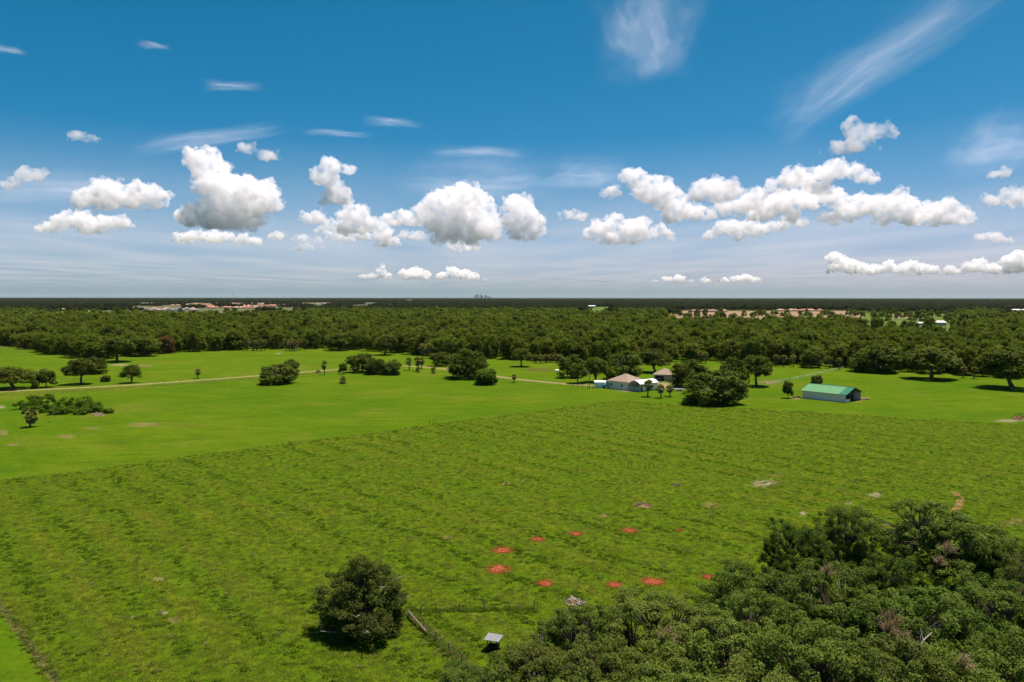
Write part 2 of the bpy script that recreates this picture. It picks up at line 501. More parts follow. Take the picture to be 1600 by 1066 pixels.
far_sheet('distant_field', 575, 605, 479, 475.2, M['far_pale'], 0.14, 'small pale field beyond the forest')
far_sheet('distant_field', 918, 966, 492, 479.6, M['far_green'], 0.1, 'bright green field beyond the forest')
far_sheet('graded_site', 1040, 1345, 506, 485.6, M['far_dirt'], 0.09, 'graded earth of a building site')
far_sheet('distant_field', 1345, 1500, 530, 489, M['far_green'], 0.08, 'grassy clearing beyond the forest')
far_sheet('distant_field', 1395, 1425, 497, 490, M['far_dirt'], 0.13, 'sandy ground in the far clearing')
far_sheet('distant_field', 1560, 1640, 494, 484, M['far_green'], 0.1, 'bright field by the horizon')
far_sheet('graded_site', 880, 920, 489, 482, M['far_pale'], 0.12, 'pale clearing beyond the forest')
CLEAR = [(55, 145, 492, 482), (148, 208, 494, 481), (205, 480, 492, 473.5), (480, 620, 480, 473), (902, 966, 492, 479.6), (1040, 1345, 502, 485.2), (1345, 1492, 522, 489), (1560, 1660, 492, 484)]

# ------------------------------------------------------------------ clouds
mc = bpy.data.materials.new('cloud_vapour')
mc.use_nodes = True
nt = mc.node_tree
nt.nodes.remove(nt.nodes['Principled BSDF'])
vs_ = nt.nodes.new('ShaderNodeVolumeScatter')
vs_.inputs['Color'].default_value = (1, 0.997, 0.99, 1)
vs_.inputs['Density'].default_value = 1 / 150
geo = nt.nodes.new('ShaderNodeNewGeometry')
cn = nt.nodes.new('ShaderNodeTexNoise')
cn.inputs['Scale'].default_value = 1 / 170
cn.inputs['Detail'].default_value = 4
cn.inputs['Roughness'].default_value = 0.62
cr = nt.nodes.new('ShaderNodeMapRange')
for i_, x_ in enumerate((0.415, 0.62, 0.0, 1 / 85)):
    cr.inputs[i_ + 1].default_value = x_
nt.links.new(geo.outputs['Position'], cn.inputs['Vector'])
nt.links.new(cn.outputs['Fac'], cr.inputs[0])
nt.links.new(cr.outputs[0], vs_.inputs['Density'])
mc.cycles.volume_step_rate = 0.25
nt.links.new(vs_.outputs[0], nt.nodes['Material Output'].inputs['Volume'])

def ico(sub):
    bm = bmesh.new()
    bmesh.ops.create_icosphere(bm, subdivisions=sub, radius=1)
    v = np.array([p.co[:] for p in bm.verts])
    bm.verts.index_update()
    f = np.array([[p.index for p in q.verts] for q in bm.faces])
    bm.free()
    return v, f
ICO = {1: ico(1), 2: ico(2)}

def cloud(Yd, lobes, label, flat=0.8, vox=1.2):
    """heaped vapour: lobes (u, v, radius) at distance Yd, each with smaller heads on it"""
    k = Yd / F
    g = random.Random(int(lobes[0][0] * 7 + lobes[0][1]))
    V, Fc, nv = [], [], 0
    def ball(c, r, sq, sub=2):
        nonlocal nv
        v, f = ICO[sub]
        V.append(v * np.array([r, r, r * sq]) + np.array(c))
        Fc.append(f + nv)
        nv += len(v)
    full = list(lobes)
    for (a, b) in zip(lobes[:-1], lobes[1:]):
        if math.hypot(a[0] - b[0], a[1] - b[1]) < 1.7 * (a[2] + b[2]):
            full.append(((a[0] + b[0]) / 2 + g.uniform(-2, 2), (a[1] + b[1]) / 2 + g.uniform(-1, 3), (a[2] + b[2]) * .42))
    for (a, b, c_) in lobes:
        if c_ > 6:
            full.append((a + g.uniform(-1, 1) * c_, b + g.uniform(-.5, .6) * c_, c_ * g.uniform(.45, .7)))
    u0, u1 = min(q[0] - q[2] for q in lobes), max(q[0] + q[2] for q in lobes)
    for _ in range(int((u1 - u0) / 5)):
        near = g.choice(lobes)
        full.append((near[0] + g.uniform(-1.25, 1.25) * near[2], near[1] + g.uniform(.3, .8) * near[2], max(1.6, near[2] * g.uniform(.16, .34))))
    for u, v, r in full:
        c = at_y(u, v, Yd)
        R = r * k * 1.08
        c.y += g.uniform(-1.1, 1.1) * R
        ball(c, R, flat)
        for i in range(18):
            a, e = g.uniform(0, 6.28), g.uniform(-.25, 1.25)
            rr_ = R * g.uniform(.18, .46)
            d = Vector((math.cos(a) * math.cos(e), math.sin(a) * math.cos(e), math.sin(e) * flat))
            c2 = c + d * R * .86
            ball(c2, rr_, .88)
            if rr_ > 2.6 * k:
                for j in range(6):
                    a, e = g.uniform(0, 6.28), g.uniform(-.1, 1.3)
                    d2 = Vector((math.cos(a) * math.cos(e), math.sin(a) * math.cos(e), math.sin(e)))
                    ball(c2 + d2 * rr_ * .85, rr_ * g.uniform(.3, .5), 1, 1)
    V, Fc = np.concatenate(V), np.concatenate(Fc)
    me = bpy.data.meshes.new('cloud')
    me.vertices.add(len(V))
    me.vertices.foreach_set('co', V.ravel())
    me.loops.add(Fc.size)
    me.loops.foreach_set('vertex_index', Fc.ravel().astype(np.int32))
    me.polygons.add(len(Fc))
    me.polygons.foreach_set('loop_start', np.arange(0, Fc.size, 3, dtype=np.int32))
    me.update(calc_edges=True)
    o = obj('cumulus_cloud', me)
    md = o.modifiers.new('merge', 'REMESH')
    md.mode = 'VOXEL'
    md.voxel_size = (vox if Yd < 30000 else 1.0) * k
    o['zb'] = min(at_y(u, v, Yd).z - .45 * r * k for u, v, r in lobes)
    o['k'] = k
    tag(o, label, 'cloud', 'cumulus clouds over the horizon')
    return o

def cloud_finish(o, m2):
    k, zb = o['k'], o['zb']
    del o['k'], o['zb']
    old = o.data
    o.modifiers.clear()
    o.data = m2
    bpy.data.meshes.remove(old)
    n_ = len(m2.vertices)
    co = np.empty(n_ * 3)
    m2.vertices.foreach_get('co', co)
    co = co.reshape(-1, 3)
    nn_ = np.empty(n_ * 3)
    m2.vertices.foreach_get('normal', nn_)
    nn_ = nn_.reshape(-1, 3)
    low = co[:, 2] < zb
    co[low, 2] = zb + (co[low, 2] - zb) * .3
    off = fbm(co / (11 * k), 5, 3, .62)
    puff = 1 - np.abs(fbm(co / (4.2 * k), 3, 9, .55))
    co += nn_ * ((off * 3.2 + (puff - .6) * 2.4)[:, None] * k)
    m2.vertices.foreach_set('co', co.ravel())
    m2.update()
    m2.materials.clear()
    m2.materials.append(mc)

CLOUDS = [
 (9000, [(10, 292, 8), (20, 283, 9), (33, 276, 9), (46, 271, 10), (59, 271, 9), (60, 280, 6)], 'small hook-shaped cloud at the open end of the sky'),
 (15000, [(125, 315, 14), (142, 303, 20), (165, 300, 20), (188, 303, 18), (205, 312, 18), (225, 304, 17), (245, 305, 15), (252, 318, 12), (215, 322, 12), (160, 320, 16)], 'long lumpy cloud lying above a flatter dark-based cloud'),
 (17000, [(60, 358, 9), (85, 352, 13), (105, 343, 14), (125, 345, 16), (150, 352, 14), (175, 350, 11), (198, 350, 12), (130, 358, 12)], 'flat dark-based cloud below a long lumpy cloud'),
 (15000, [(322, 258, 24), (312, 272, 15), (335, 282, 25), (350, 300, 27), (372, 296, 24), (395, 305, 24), (412, 296, 17), (420, 318, 16), (365, 325, 28), (330, 335, 26), (300, 340, 20), (280, 338, 13), (350, 348, 24), (385, 345, 18), (400, 328, 20)], 'towering cauliflower cloud leaning to one side'),
 (20000, [(278, 374, 9), (300, 371, 11), (325, 370, 12), (350, 374, 11), (378, 374, 9), (398, 377, 8)], 'thin flat cloud under the towering cauliflower cloud'),
 (8000, [(112, 213, 7), (124, 214, 9), (140, 216, 7), (153, 219, 5)], 'tiny faint cloud high in the blue'),
 (8000, [(383, 232, 11), (395, 238, 8), (408, 245, 9), (427, 245, 11)], 'two-lobed small cloud above the towering cloud'),
 (14000, [(515, 258, 12), (503, 275, 15), (515, 282, 15), (527, 298, 16), (517, 312, 13), (535, 312, 12), (541, 264, 10), (505, 268, 12)], 'ragged upright cloud column with a detached puff'),
 (15000, [(480, 340, 10), (497, 341, 12), (525, 356, 12), (548, 340, 16), (565, 336, 15), (575, 350, 14), (545, 358, 14), (595, 358, 12), (610, 378, 12), (590, 380, 8)], 'low spread cloud below the ragged column'),
 (15500, [(607, 345, 12), (625, 344, 15), (645, 343, 15), (658, 335, 13), (664, 345, 11)], 'loaf-shaped cloud beside the great dome-shaped cloud'),
 (15000, [(668, 322, 15), (690, 312, 19), (712, 308, 19), (735, 310, 20), (752, 318, 15), (720, 328, 24), (755, 335, 18), (680, 350, 17), (700, 358, 20), (725, 362, 20), (750, 360, 18), (770, 365, 14), (690, 372, 14), (735, 376, 14), (775, 350, 13), (720, 345, 26), (745, 345, 22), (700, 340, 20)], 'great dome-shaped cloud with a layered base'),
 (18000, [(500, 362, 7), (520, 368, 8), (545, 372, 9), (568, 368, 9), (590, 366, 8), (632, 366, 8), (655, 370, 9)], 'ragged low bank joining the spread cloud to the dome-shaped cloud'),
 (19000, [(705, 386, 8), (722, 384, 9), (742, 387, 8)], 'small dark sliver of cloud under the dome-shaped cloud'),
 (14500, [(800, 318, 14), (815, 322, 20), (822, 338, 15), (840, 345, 12), (845, 360, 10), (825, 368, 14), (805, 368, 12), (795, 345, 12), (818, 352, 16)], 'curling cloud next to the great dome-shaped cloud'),
 (14000, [(886, 338, 9), (898, 335, 10), (908, 340, 8)], 'small grey puff between two big cloud groups'),
 (17000, [(425, 371, 8), (437, 370, 9)], 'small oval puff below the towering cloud'),
 (17000, [(462, 374, 6), (478, 373, 6), (495, 374, 5)], 'thin grey scrap of cloud, upper one of two'),
 (17000, [(465, 385, 6), (482, 387, 6), (502, 389, 4)], 'thin grey scrap of cloud, lower one of two'),
 (14000, [(985, 275, 13), (998, 285, 15), (1020, 287, 14), (1038, 286, 13), (1012, 302, 17), (1035, 310, 20), (1060, 325, 19), (1085, 333, 15), (1105, 335, 11), (1055, 338, 16), (958, 300, 11), (945, 303, 7)], 'knobbly cloud descending like stairs'),
 (13000, [(1092, 302, 13), (1108, 294, 18), (1128, 292, 19), (1148, 300, 14), (1118, 306, 15)], 'separate rounded cloud beside the knobbly stair-like cloud'),
 (14000, [(1212, 292, 13), (1235, 278, 17), (1258, 282, 19), (1285, 276, 17), (1305, 266, 16), (1330, 268, 16), (1350, 274, 13), (1366, 280, 8), (1275, 295, 18)], 'upper tier of the long stacked cloud bank'),
 (14500, [(1130, 325, 14), (1150, 325, 17), (1175, 315, 19), (1198, 328, 18), (1220, 318, 20), (1248, 312, 20), (1275, 308, 18), (1300, 310, 17), (1320, 318, 14), (1180, 338, 14), (1240, 335, 14)], 'wide middle tier of the long stacked cloud bank'),
 (17000, [(1110, 366, 9), (1130, 358, 12), (1150, 354, 14), (1172, 357, 13), (1195, 358, 10), (1225, 350, 11), (1250, 347, 10), (1150, 372, 8)], 'lowest flat tier below the stacked cloud bank'),
 (14500, [(1292, 340, 11), (1318, 336, 15), (1345, 322, 18), (1368, 322, 17), (1398, 308, 15), (1400, 325, 17), (1425, 318, 15), (1380, 340, 15), (1432, 338, 17), (1458, 328, 18), (1480, 328, 17), (1500, 338, 14), (1515, 343, 9), (1460, 345, 15)], 'long rounded end of the cloud bank'),
 (15500, [(925, 365, 12), (940, 357, 14), (958, 348, 15), (968, 360, 15), (995, 355, 17), (1000, 368, 14), (980, 374, 13), (950, 374, 12), (1030, 362, 12), (1050, 370, 8)], 'low cloud of two heaps with a notch between them'),
 (7000, [(1337, 193, 12), (1340, 208, 16), (1360, 206, 15), (1380, 206, 13), (1397, 207, 8), (1350, 222, 14), (1325, 230, 13), (1305, 234, 11), (1292, 238, 7), (1362, 228, 10)], 'bright arrowhead cloud alone in the blue'),
 (11000, [(1552, 312, 11), (1570, 307, 14), (1588, 310, 14), (1606, 316, 14)], 'rounded cloud at the edge of the open blue, beyond the cloud bank'),
 (15000, [(1532, 372, 7), (1548, 369, 9), (1565, 372, 9), (1582, 376, 6)], 'small low cloud under the rounded end cloud'),
 (9000, [(1546, 275, 6), (1557, 272, 7), (1572, 268, 8)], 'little grey wisp beside the open blue'),
 (40000, [(566, 433, 5), (580, 432, 6), (598, 431, 7), (606, 432, 5), (592, 424, 4), (598, 416, 4)], 'far cream cloud heap with a wispy plume'),
 (40000, [(632, 429, 8), (648, 427, 9), (664, 431, 7), (690, 432, 6), (706, 426, 8), (725, 430, 8), (742, 432, 6), (757, 436, 3)], 'far cream cloud line above the city skyline'),
 (42000, [(1298, 418, 7), (1308, 402, 10), (1320, 412, 12), (1338, 420, 11), (1355, 424, 9), (1372, 420, 9), (1388, 417, 9), (1405, 420, 8), (1422, 416, 9), (1440, 419, 8), (1462, 421, 7)], 'far cream cloud ridge with a steep peak at one end'),
 (42000, [(1488, 423, 7), (1510, 420, 8), (1535, 414, 11), (1548, 421, 9), (1572, 408, 9), (1590, 404, 11), (1604, 412, 12), (1580, 421, 9)], 'far cream cloud ridge continuing towards the edge of the sky'),
]
for (u, v, r) in ((1023, 438, 3), (1043, 436, 5), (1060, 436, 6), (1079, 439, 4), (1102, 437, 5), (1132, 438, 5), (1150, 437, 5), (1165, 435, 6), (1182, 437, 5)):
    CLOUDS.append((48000, [(u - r * .8, v + .6, r * .7), (u, v, r), (u + r * .9, v + .5, r * .75)], 'tiny far cream cloud in the row just over the horizon'))
made = [cloud(*c) for c in CLOUDS]
dg = bpy.context.evaluated_depsgraph_get()
baked = [bpy.data.meshes.new_from_object(o.evaluated_get(dg)) for o in made]
for o, m_ in zip(made, baked):
    cloud_finish(o, m_)


# ------------------------------------------------------------------ trees
def leaf_mesh(name, C, N, S, tints, mat, aspect=0.55, wild=0.5):
    """one small folded leaf spray per point"""
    n = len(C)
    nrm = N + nr.normal(0, wild, (n, 3))
    nrm /= np.linalg.norm(nrm, axis=1)[:, None] + 1e-9
    t = np.cross(nrm, nr.normal(0, 1, (n, 3)))
    t /= np.linalg.norm(t, axis=1)[:, None] + 1e-9
    b = np.cross(nrm, t)
    s = S[:, None]
    V = np.empty((n, 4, 3))
    V[:, 0] = C - t * s
    V[:, 1] = C + b * s * aspect + nrm * s * 0.18
    V[:, 2] = C + t * s
    V[:, 3] = C - b * s * aspect + nrm * s * 0.18
    me = bpy.data.meshes.new(name)
    me.vertices.add(4 * n)
    me.vertices.foreach_set('co', V.ravel())
    me.loops.add(4 * n)
    me.loops.foreach_set('vertex_index', np.arange(4 * n, dtype=np.int32))
    me.polygons.add(n)
    me.polygons.foreach_set('loop_start', np.arange(0, 4 * n, 4, dtype=np.int32))
    me.update(calc_edges=True)
    a = me.attributes.new('tint', 'FLOAT', 'POINT')
    a.data.foreach_set('value', np.repeat(np.clip(tints, 0, 1), 4).astype(np.float32))
    me.materials.append(mat)
    return me

def crown_points(R, H, z0, n_cl, per, rc, low=0.0, lump=0.35, seed=0, mid=0.38):
    """clump centres over a dome of radius R from z0 to H, then leaf points on each clump"""
    g = np.random.default_rng(seed)
    a = g.uniform(0, 2 * np.pi, n_cl)
    e = np.arcsin(g.uniform(-0.30 - low, 1.0, n_cl))
    rad = g.uniform(0.62, 1.0, n_cl) ** 0.6
    D = np.stack([np.cos(a) * np.cos(e), np.sin(a) * np.cos(e), np.sin(e)], 1)
    rad *= 1 + lump * (.75 * vnoise(D * 1.7 + seed * 7.1, seed) + .5 * vnoise(D * 4.1 + seed * 3.3, seed + 5))
    zc = z0 + (H - z0) * mid
    up = (H - zc - rc * 0.5)
    dn = (zc - z0)
    cc = D * rad[:, None] * np.array([R - rc * .6, R - rc * .6, 1.0])
    cc[:, 2] = zc + np.where(D[:, 2] > 0, D[:, 2] * rad * up, D[:, 2] * rad * dn / 0.5)
    cc[:, 2] = np.clip(cc[:, 2], z0 * 0.9, H - rc * 0.3)
    r = rc * g.uniform(0.6, 1.3, n_cl)
    dd = g.normal(0, 1, (n_cl, per, 3))
    dd /= np.linalg.norm(dd, axis=2)[:, :, None]
    rr = g.uniform(0.25, 1, (n_cl, per)) ** 0.45
    pts = cc[:, None] + dd * (rr * r[:, None])[:, :, None] * np.array([1.05, 1.05, 0.68])
    pts[:, :, 2] = np.maximum(pts[:, :, 2], 0.05)
    nn = dd * 0.7 + np.array([0, 0, 0.9])
    tone = np.clip(g.normal(0.5, 0.3, n_cl), 0, 1)
    tint = tone[:, None] * 0.55 + g.uniform(0, 0.45, (n_cl, per))
    return cc, pts.reshape(-1, 3), nn.reshape(-1, 3), tint.ravel()

def trunk_mesh(name, cc, z_fork, r0, seed, mat, n_limb=6, twigs=True, stems=1):
    g = random.Random(seed)
    mb = MB()
    forks = []
    for s in range(stems):
        a = g.uniform(0, 6.28)
        off = 0.0 if stems == 1 else r0 * 2.0
        b = Vector((math.cos(a) * off, math.sin(a) * off, 0))
        lean = Vector((g.uniform(-.3, .3), g.uniform(-.3, .3), 0)) * z_fork * (0.5 if stems == 1 else 1.1)
        top = b + lean + Vector((0, 0, z_fork))
        mb.tube([b - Vector((0, 0, .2)), b + Vector((0, 0, .25)), b.lerp(top, .5) + Vector((g.uniform(-.1, .1), 0, 0)), top], [r0 * 1.7, r0 * 1.15, r0 * .95, r0 * .85], 8)
        forks.append(top)
    order = sorted(range(len(cc)), key=lambda i: g.random())
    limbs = []
    for i in order[:n_limb]:
        t = Vector(cc[i])
        s = min(forks, key=lambda p: (p - t).length)
        mid = s.lerp(t, .5) + Vector((g.uniform(-.4, .4), g.uniform(-.4, .4), g.uniform(0.1, .7)))
        mb.tube([s - Vector((0, 0, .15)), s.lerp(mid, .5) + Vector((0, 0, .1)), mid, t], [r0 * .62, r0 * .48, r0 * .36, r0 * .12], 6)
        limbs.append(mid)
    if twigs and limbs:
        for i in order[n_limb:]:
            t = Vector(cc[i])
            s = min(limbs, key=lambda p: (p - t).length)
            mb.tube([s, s.lerp(t, .55) + Vector((0, 0, g.uniform(-.1, .35))), t], [r0 * .22, r0 * .15, r0 * .05], 4)
    return mb.mesh(name, mat)

def oak_kind(key, R, H, z0, n_cl, per, rc, leaf, mat, r0, low=0.0, seed=1, twigs=True, stems=1, n_limb=7, lump=.35, mid=.38):
    cc, p, nn, ti = crown_points(R, H, z0, n_cl, per, rc, low, lump, seed, mid)
    S = leaf * nr.uniform(0.6, 1.35, len(p))
    return dict(trunk=trunk_mesh(key + '_trunk', cc, max(z0 * 1.05, H * .16), r0, seed, M['bark'], n_limb, twigs, stems),
                crown=leaf_mesh(key + '_crown', p, nn, S, ti, M[mat], .55, .65 if leaf < .2 else .55), R=R, H=H)

KIND = {}
# near grove, a few decimetres of foliage per spray
for i in range(4):
    KIND['near%d' % i] = oak_kind('near_oak', 6.0, 10.5, 2.4, 400, 150, .58, 0.10, 'oak', 0.30, seed=20 + i, low=.1, lump=.6, n_limb=11)
KIND['lone'] = oak_kind('lone_oak', 4.9, 7.7, 0.6, 320, 170, .62, 0.10, 'oak_dark', 0.26, low=.55, seed=41, lump=.42, mid=.24)
# field oaks and forest edge
KIND['spread0'] = oak_kind('spreading_oak', 6, 12, 3.2, 80, 52, 1.6, 0.42, 'oak_mid', 0.42, seed=51)
KIND['spread1'] = oak_kind('spreading_oak', 6, 12, 2.6, 80, 52, 1.6, 0.42, 'oak_mid', 0.40, seed=52, stems=2)
KIND['round0'] = oak_kind('round_oak', 6, 12, 1.6, 90, 52, 1.5, 0.42, 'oak_mid', 0.40, low=.35, seed=53)
KIND['round1'] = oak_kind('round_oak', 6, 12, 1.2, 90, 52, 1.5, 0.42, 'oak_mid', 0.40, low=.45, seed=54, stems=2)
KIND['small0'] = oak_kind('slender_tree', 6, 12, 2.5, 34, 60, 2.2, 0.75, 'oak_mid', 0.34, low=.2, seed=55)
for i in range(4):
    KIND['wood%d' % i] = oak_kind('forest_oak', 6, 12.5, 2.0, 60, 40, 1.75, 0.55, 'oak_far', 0.38, low=.3, seed=60 + i, twigs=False, n_limb=4)
KIND['rust'] = oak_kind('dying_oak', 6, 12.5, 2.0, 50, 30, 1.7, 0.5, 'rust', 0.38, low=.2, seed=70, twigs=False)
KIND['bush0'] = oak_kind('bush', 6, 8, 0.2, 40, 60, 2.1, 0.7, 'shrub', 0.2, low=.6, seed=71, twigs=False)
KIND['bush1'] = oak_kind('bush', 6, 8, 0.2, 40, 60, 2.1, 0.7, 'oak_mid', 0.2, low=.6, seed=72, twigs=False)

def tree(kind, loc, w, h, label, group=None, name='oak_tree', cat='tree', rz=None):
    k = KIND[kind]
    e = empty(name, loc, label, cat, group, rng.uniform(0, 6.28) if rz is None else rz, (w / (2 * k['R']), w / (2 * k['R']), h / k['H']))
    obj('trunk', k['trunk'], e)
    obj('crown', k['crown'], e)
    return e

def tree_px(kind, u, vb, vt, wpx, label, group=None, name='oak_tree', cat='tree'):
    p = at(u, vb)
    return tree(kind, p, wpx * p.y / F, (vb - vt) * p.y / F, label, group, name, cat)

# ---- sabal palms
def palm_kind(seed, trunk_h, r_crown, dead, name):
    g = random.Random(seed)
    t = MB()
    bend = Vector((g.uniform(-.3, .3), g.uniform(-.3, .3), 0))
    t.tube([(0, 0, -.2), bend * .3 + Vector((0, 0, trunk_h * .4)), bend * .8 + Vector((0, 0, trunk_h * .8)), bend + Vector((0, 0, trunk_h + .3))], [.26, .2, .19, .24], 8)
    def fans(n, elo, ehi, L, spread, droop):
        vs, fs, ti = [], [], []
        c = bend + Vector((0, 0, trunk_h))
        for i in range(n):
            a = 2 * math.pi * i / n * 2.4 + g.uniform(-.3, .3)
            e = g.uniform(elo, ehi)
            d = Vector((math.cos(a) * math.cos(e), math.sin(a) * math.cos(e), math.sin(e)))
            side = Vector((-math.sin(a), math.cos(a), 0))
            nrm = d.cross(side).normalized()
            base = c + d * L * .42
            tone = g.random()
            k0 = len(vs)
            vs += [c - side * .03, c + side * .03, base]
            fs.append((k0, k0 + 1, k0 + 2))
            ti += [tone] * 3
            for j in range(9):
                b = (j - 4) / 4 * spread
                q_ = d * math.cos(b) + side * math.sin(b)
                tip = base + q_ * L * (.62 - .1 * abs(j - 4) / 4) + Vector((0, 0, -droop * L * g.uniform(.6, 1.2)))
                w_ = nrm.cross(q_).normalized() * .16 * L
                k0 = len(vs)
                vs += [base - w_ * .3, base.lerp(tip, .5) - w_, tip, base.lerp(tip, .5) + w_]
                fs.append((k0, k0 + 1, k0 + 2, k0 + 3))
                ti += [tone] * 4
        return vs, fs, ti
    def mk(nm, dat, m):
        me = bpy.data.meshes.new(nm)
        me.from_pydata([tuple(p) for p in dat[0]], [], dat[1])
        a_ = me.attributes.new('tint', 'FLOAT', 'POINT')
        a_.data.foreach_set('value', dat[2])
        me.materials.append(m)
        return me
    live = mk('palm_crown', fans(26, -.25, 1.45, r_crown, 1.15, .12), M['palm'])
    skirt = mk('palm_skirt', fans(16 if dead else 7, -1.25, -.35, r_crown * .85, .8, .15), M['palm_dead'])
    return dict(trunk=t.mesh('palm_trunk', M['bark']), crown=live, dead=skirt, H=trunk_h + r_crown, R=r_crown)
PALM = [palm_kind(1, 3.6, 2.0, True, 'a'), palm_kind(2, 2.6, 2.1, True, 'b'), palm_kind(3, 0.7, 1.7, False, 'c')]

def palm_px(i, u, vb, vt, wpx, label, group='cabbage palms in the pasture'):
    p = at(u, vb)
    k = PALM[i]
    s, sz = wpx * p.y / F / (2 * k['R']), (vb - vt) * p.y / F / k['H']
    e = empty('cabbage_palm', p, label, 'palm', group, rng.uniform(0, 6.28), (s, s, sz))
    obj('trunk', k['trunk'], e)
    obj('crown', k['crown'], e)
    obj('dead_fronds', k['dead'], e)
    return e

# ---- the lone oak in the near field
p0 = at(570, 984)
lone = tree('lone', p0, 9.9, 7.7, 'dense dark oak standing alone beside the fallen rail and fence', None, 'oak_tree', 'tree', 0.6)
def under(e, name, me):
    """parent keeping world placement of a mesh built round the thing's base without its turn and scale"""
    o = obj(name, me, e)
    s = e.scale
    o.matrix_basis = (Matrix.Rotation(e.rotation_euler.z, 4, 'Z') @ Matrix.Diagonal((s.x, s.y, s.z, 1))).inverted()
    return o
g = random.Random(5)
for (u, v, z, L) in ((505, 978, 1.0, 2.2), (515, 990, .8, 2.0), (575, 990, 2.2, 1.8), (560, 965, 3.4, 1.5), (625, 905, 5.2, 1.3), (600, 920, 6.2, 1.3), (560, 985, 1.4, 1.8)):
    db = MB()
    b = at(u, v, z) - p0
    d = Vector((b.x, b.y * .6 - .8, .8)).normalized()
    db.tube([b - d * L * .6, b + Vector((0, 0, .15)), b + d * L * .5 + Vector((0, 0, .3))], [.07, .05, .02], 5)
    db.tube([b, b + d.cross(Vector((0, 0, 1))) * .5 + d * .4 + Vector((0, 0, .3))], [.04, .012], 4)
    under(lone, 'dead_branch', db.mesh('dead_branch', M['deadwood']))
sw = MB()
b = at(633, 938, 2.2) - p0
for i in range(7):
    d = Vector((g.uniform(-.6, .6), g.uniform(-.8, .1), g.uniform(-.9, .9))).normalized()
    sw.tube([b - d * .6, b + d * g.uniform(.3, .7)], [.13, .03], 5)
under(lone, 'split_wood', sw.mesh('split_wood', M['redwood']))

# ---- the oak grove below the drone: (u, v of the top, height, crown radius)
GROVE = [(1245, 816, 10, 3.9, 'oak with a rounded head at the field corner of the grove'), (1320, 796, 10.5, 3.7, 'tall narrow oak rising between two rounder oaks at the edge of the grove'),
         (1478, 793, 11, 7.4, 'broadest oak of the grove, beside the red trail, with grey dead twigs'), (1566, 838, 9.5, 3.6, 'narrow oak pressed against the broadest oak of the grove'), (1168, 888, 9.5, 4.8, 'oak of the grove beside the outermost red mulch circle'),
         (1015, 938, 9, 5.2, 'oak of the grove below the row of red mulch circles'), (903, 948, 8.5, 4.2, 'oak of the grove beside the pale brush heap'), (1300, 895, 11, 6.2, None), (1440, 920, 11.5, 6.6, 'oak of the grove with a round brown tuft of dead twigs'), (1562, 920, 10, 6.2, 'oak of the grove above the rusty saw palmetto'),
         (1130, 975, 11, 5.6, None), (960, 1003, 10, 4.8, 'oak of the grove next to the low oak that faces the feeder'), (850, 1008, 7.5, 4.4, 'low oak of the grove facing the metal-roofed feeder'), (1280, 1000, 12, 5.8, None), (1415, 1035, 11.5, 5.6, 'oak of the grove with a bleached forked bough'), (1560, 1015, 12, 6.2, None),
         (1060, 1055, 11, 5.2, None), (720, 1047, 5.0, 3.0, 'low bushy oak at the end of the weedy fence line'), (880, 1066, 9, 5.0, None), (780, 1052, 6, 3.4, 'bushy oak between the feeder and the weedy fence end'), (1640, 870, 10, 5, None), (1660, 1000, 12, 6, None), (1200, 930, 9.5, 4.5, None), (1380, 866, 9.5, 4.0, 'oak filling the notch between the tall narrow oak and the broadest oak'), (1490, 1085, 12, 5.5, None), (1190, 1075, 12, 5.5, None)]
grove = []
for i, (u, v, h, R, lab) in enumerate(GROVE):
    Y = (HC - h) / -(ray(u, v).z) * ray(u, v).y
    p = at_y(u, v, Y)
    grove.append(tree('near%d' % (i % 4), (p.x, p.y, 0), 2 * R, h, lab or 'live oak within the dense grove, hemmed in by other oaks', 'oaks of the near grove'))

def twig_bunch(n, L, seed, mat):
    g = random.Random(seed)
    mb = MB()
    for i in range(n):
        a, e = g.uniform(0, 6.28), g.uniform(-.1, 1.4)
        d = Vector((math.cos(a) * math.cos(e), math.sin(a) * math.cos(e), math.sin(e)))
        t = d * L * g.uniform(.5, 1)
        m_ = t * .5 + Vector((g.uniform(-.1, .1), g.uniform(-.1, .1), g.uniform(-.05, .1)))
        mb.tube([(0, 0, -.2), m_, t], [.03, .018, .006], 3)
        for _ in range(3):
            mb.tube([m_, m_ + Vector((g.uniform(-1, 1), g.uniform(-1, 1), g.uniform(-.3, 1))) * .35 * L], [.014, .005], 3)
    return mb.mesh('dead_twigs', mat)
TW = [twig_bunch(34, 1.2, 1, M['twig']), twig_bunch(40, 1.5, 2, M['twig'])]
def world_part(e, name, me, w):
    o = under(e, name, me)
    o.matrix_basis = o.matrix_basis @ Matrix.Translation(Vector(w) - e.location)
    return o
for (gi, u, v, z, k) in ((2, 1482, 862, 9.6, 1), (2, 1468, 880, 8.8, 0), (8, 1388, 985, 10.6, 0), (8, 1395, 972, 10.6, 1), (14, 1412, 1003, 10.8, 0), (4, 1045, 1000, 8.6, 1), (7, 1292, 895, 10.2, 0), (15, 1505, 1040, 11.4, 0), (9, 1600, 930, 9.0, 0), (5, 1040, 1000, 8.2, 0)):
    world_part(grove[gi], 'dead_twigs', TW[k], at(u, v, z))
fb = MB()
bb = at(1433, 1021, 10.9)
k_ = 0.042
fork = [((0, 0, -.8), (.15, .1, 0), .10), ((.15, .1, 0), (.55, .3, .75), .085), ((.55, .3, .75), (1.25, .5, 1.25), .06), ((1.25, .5, 1.25), (1.45, .5, 1.95), .035), ((.3, .15, .3), (.25, .1, 1.1), .05), ((.25, .1, 1.1), (.42, .2, 1.55), .025), ((.1, .05, 0), (-.15, .1, .75), .035), ((.55, .3, .75), (.5, .6, 1.5), .03)]
for a, b, r in fork:
    fb.tube([a, Vector(a).lerp(Vector(b), .5) + Vector((.03, 0, .02)), b], [r, r * .85, r * .65], 6)
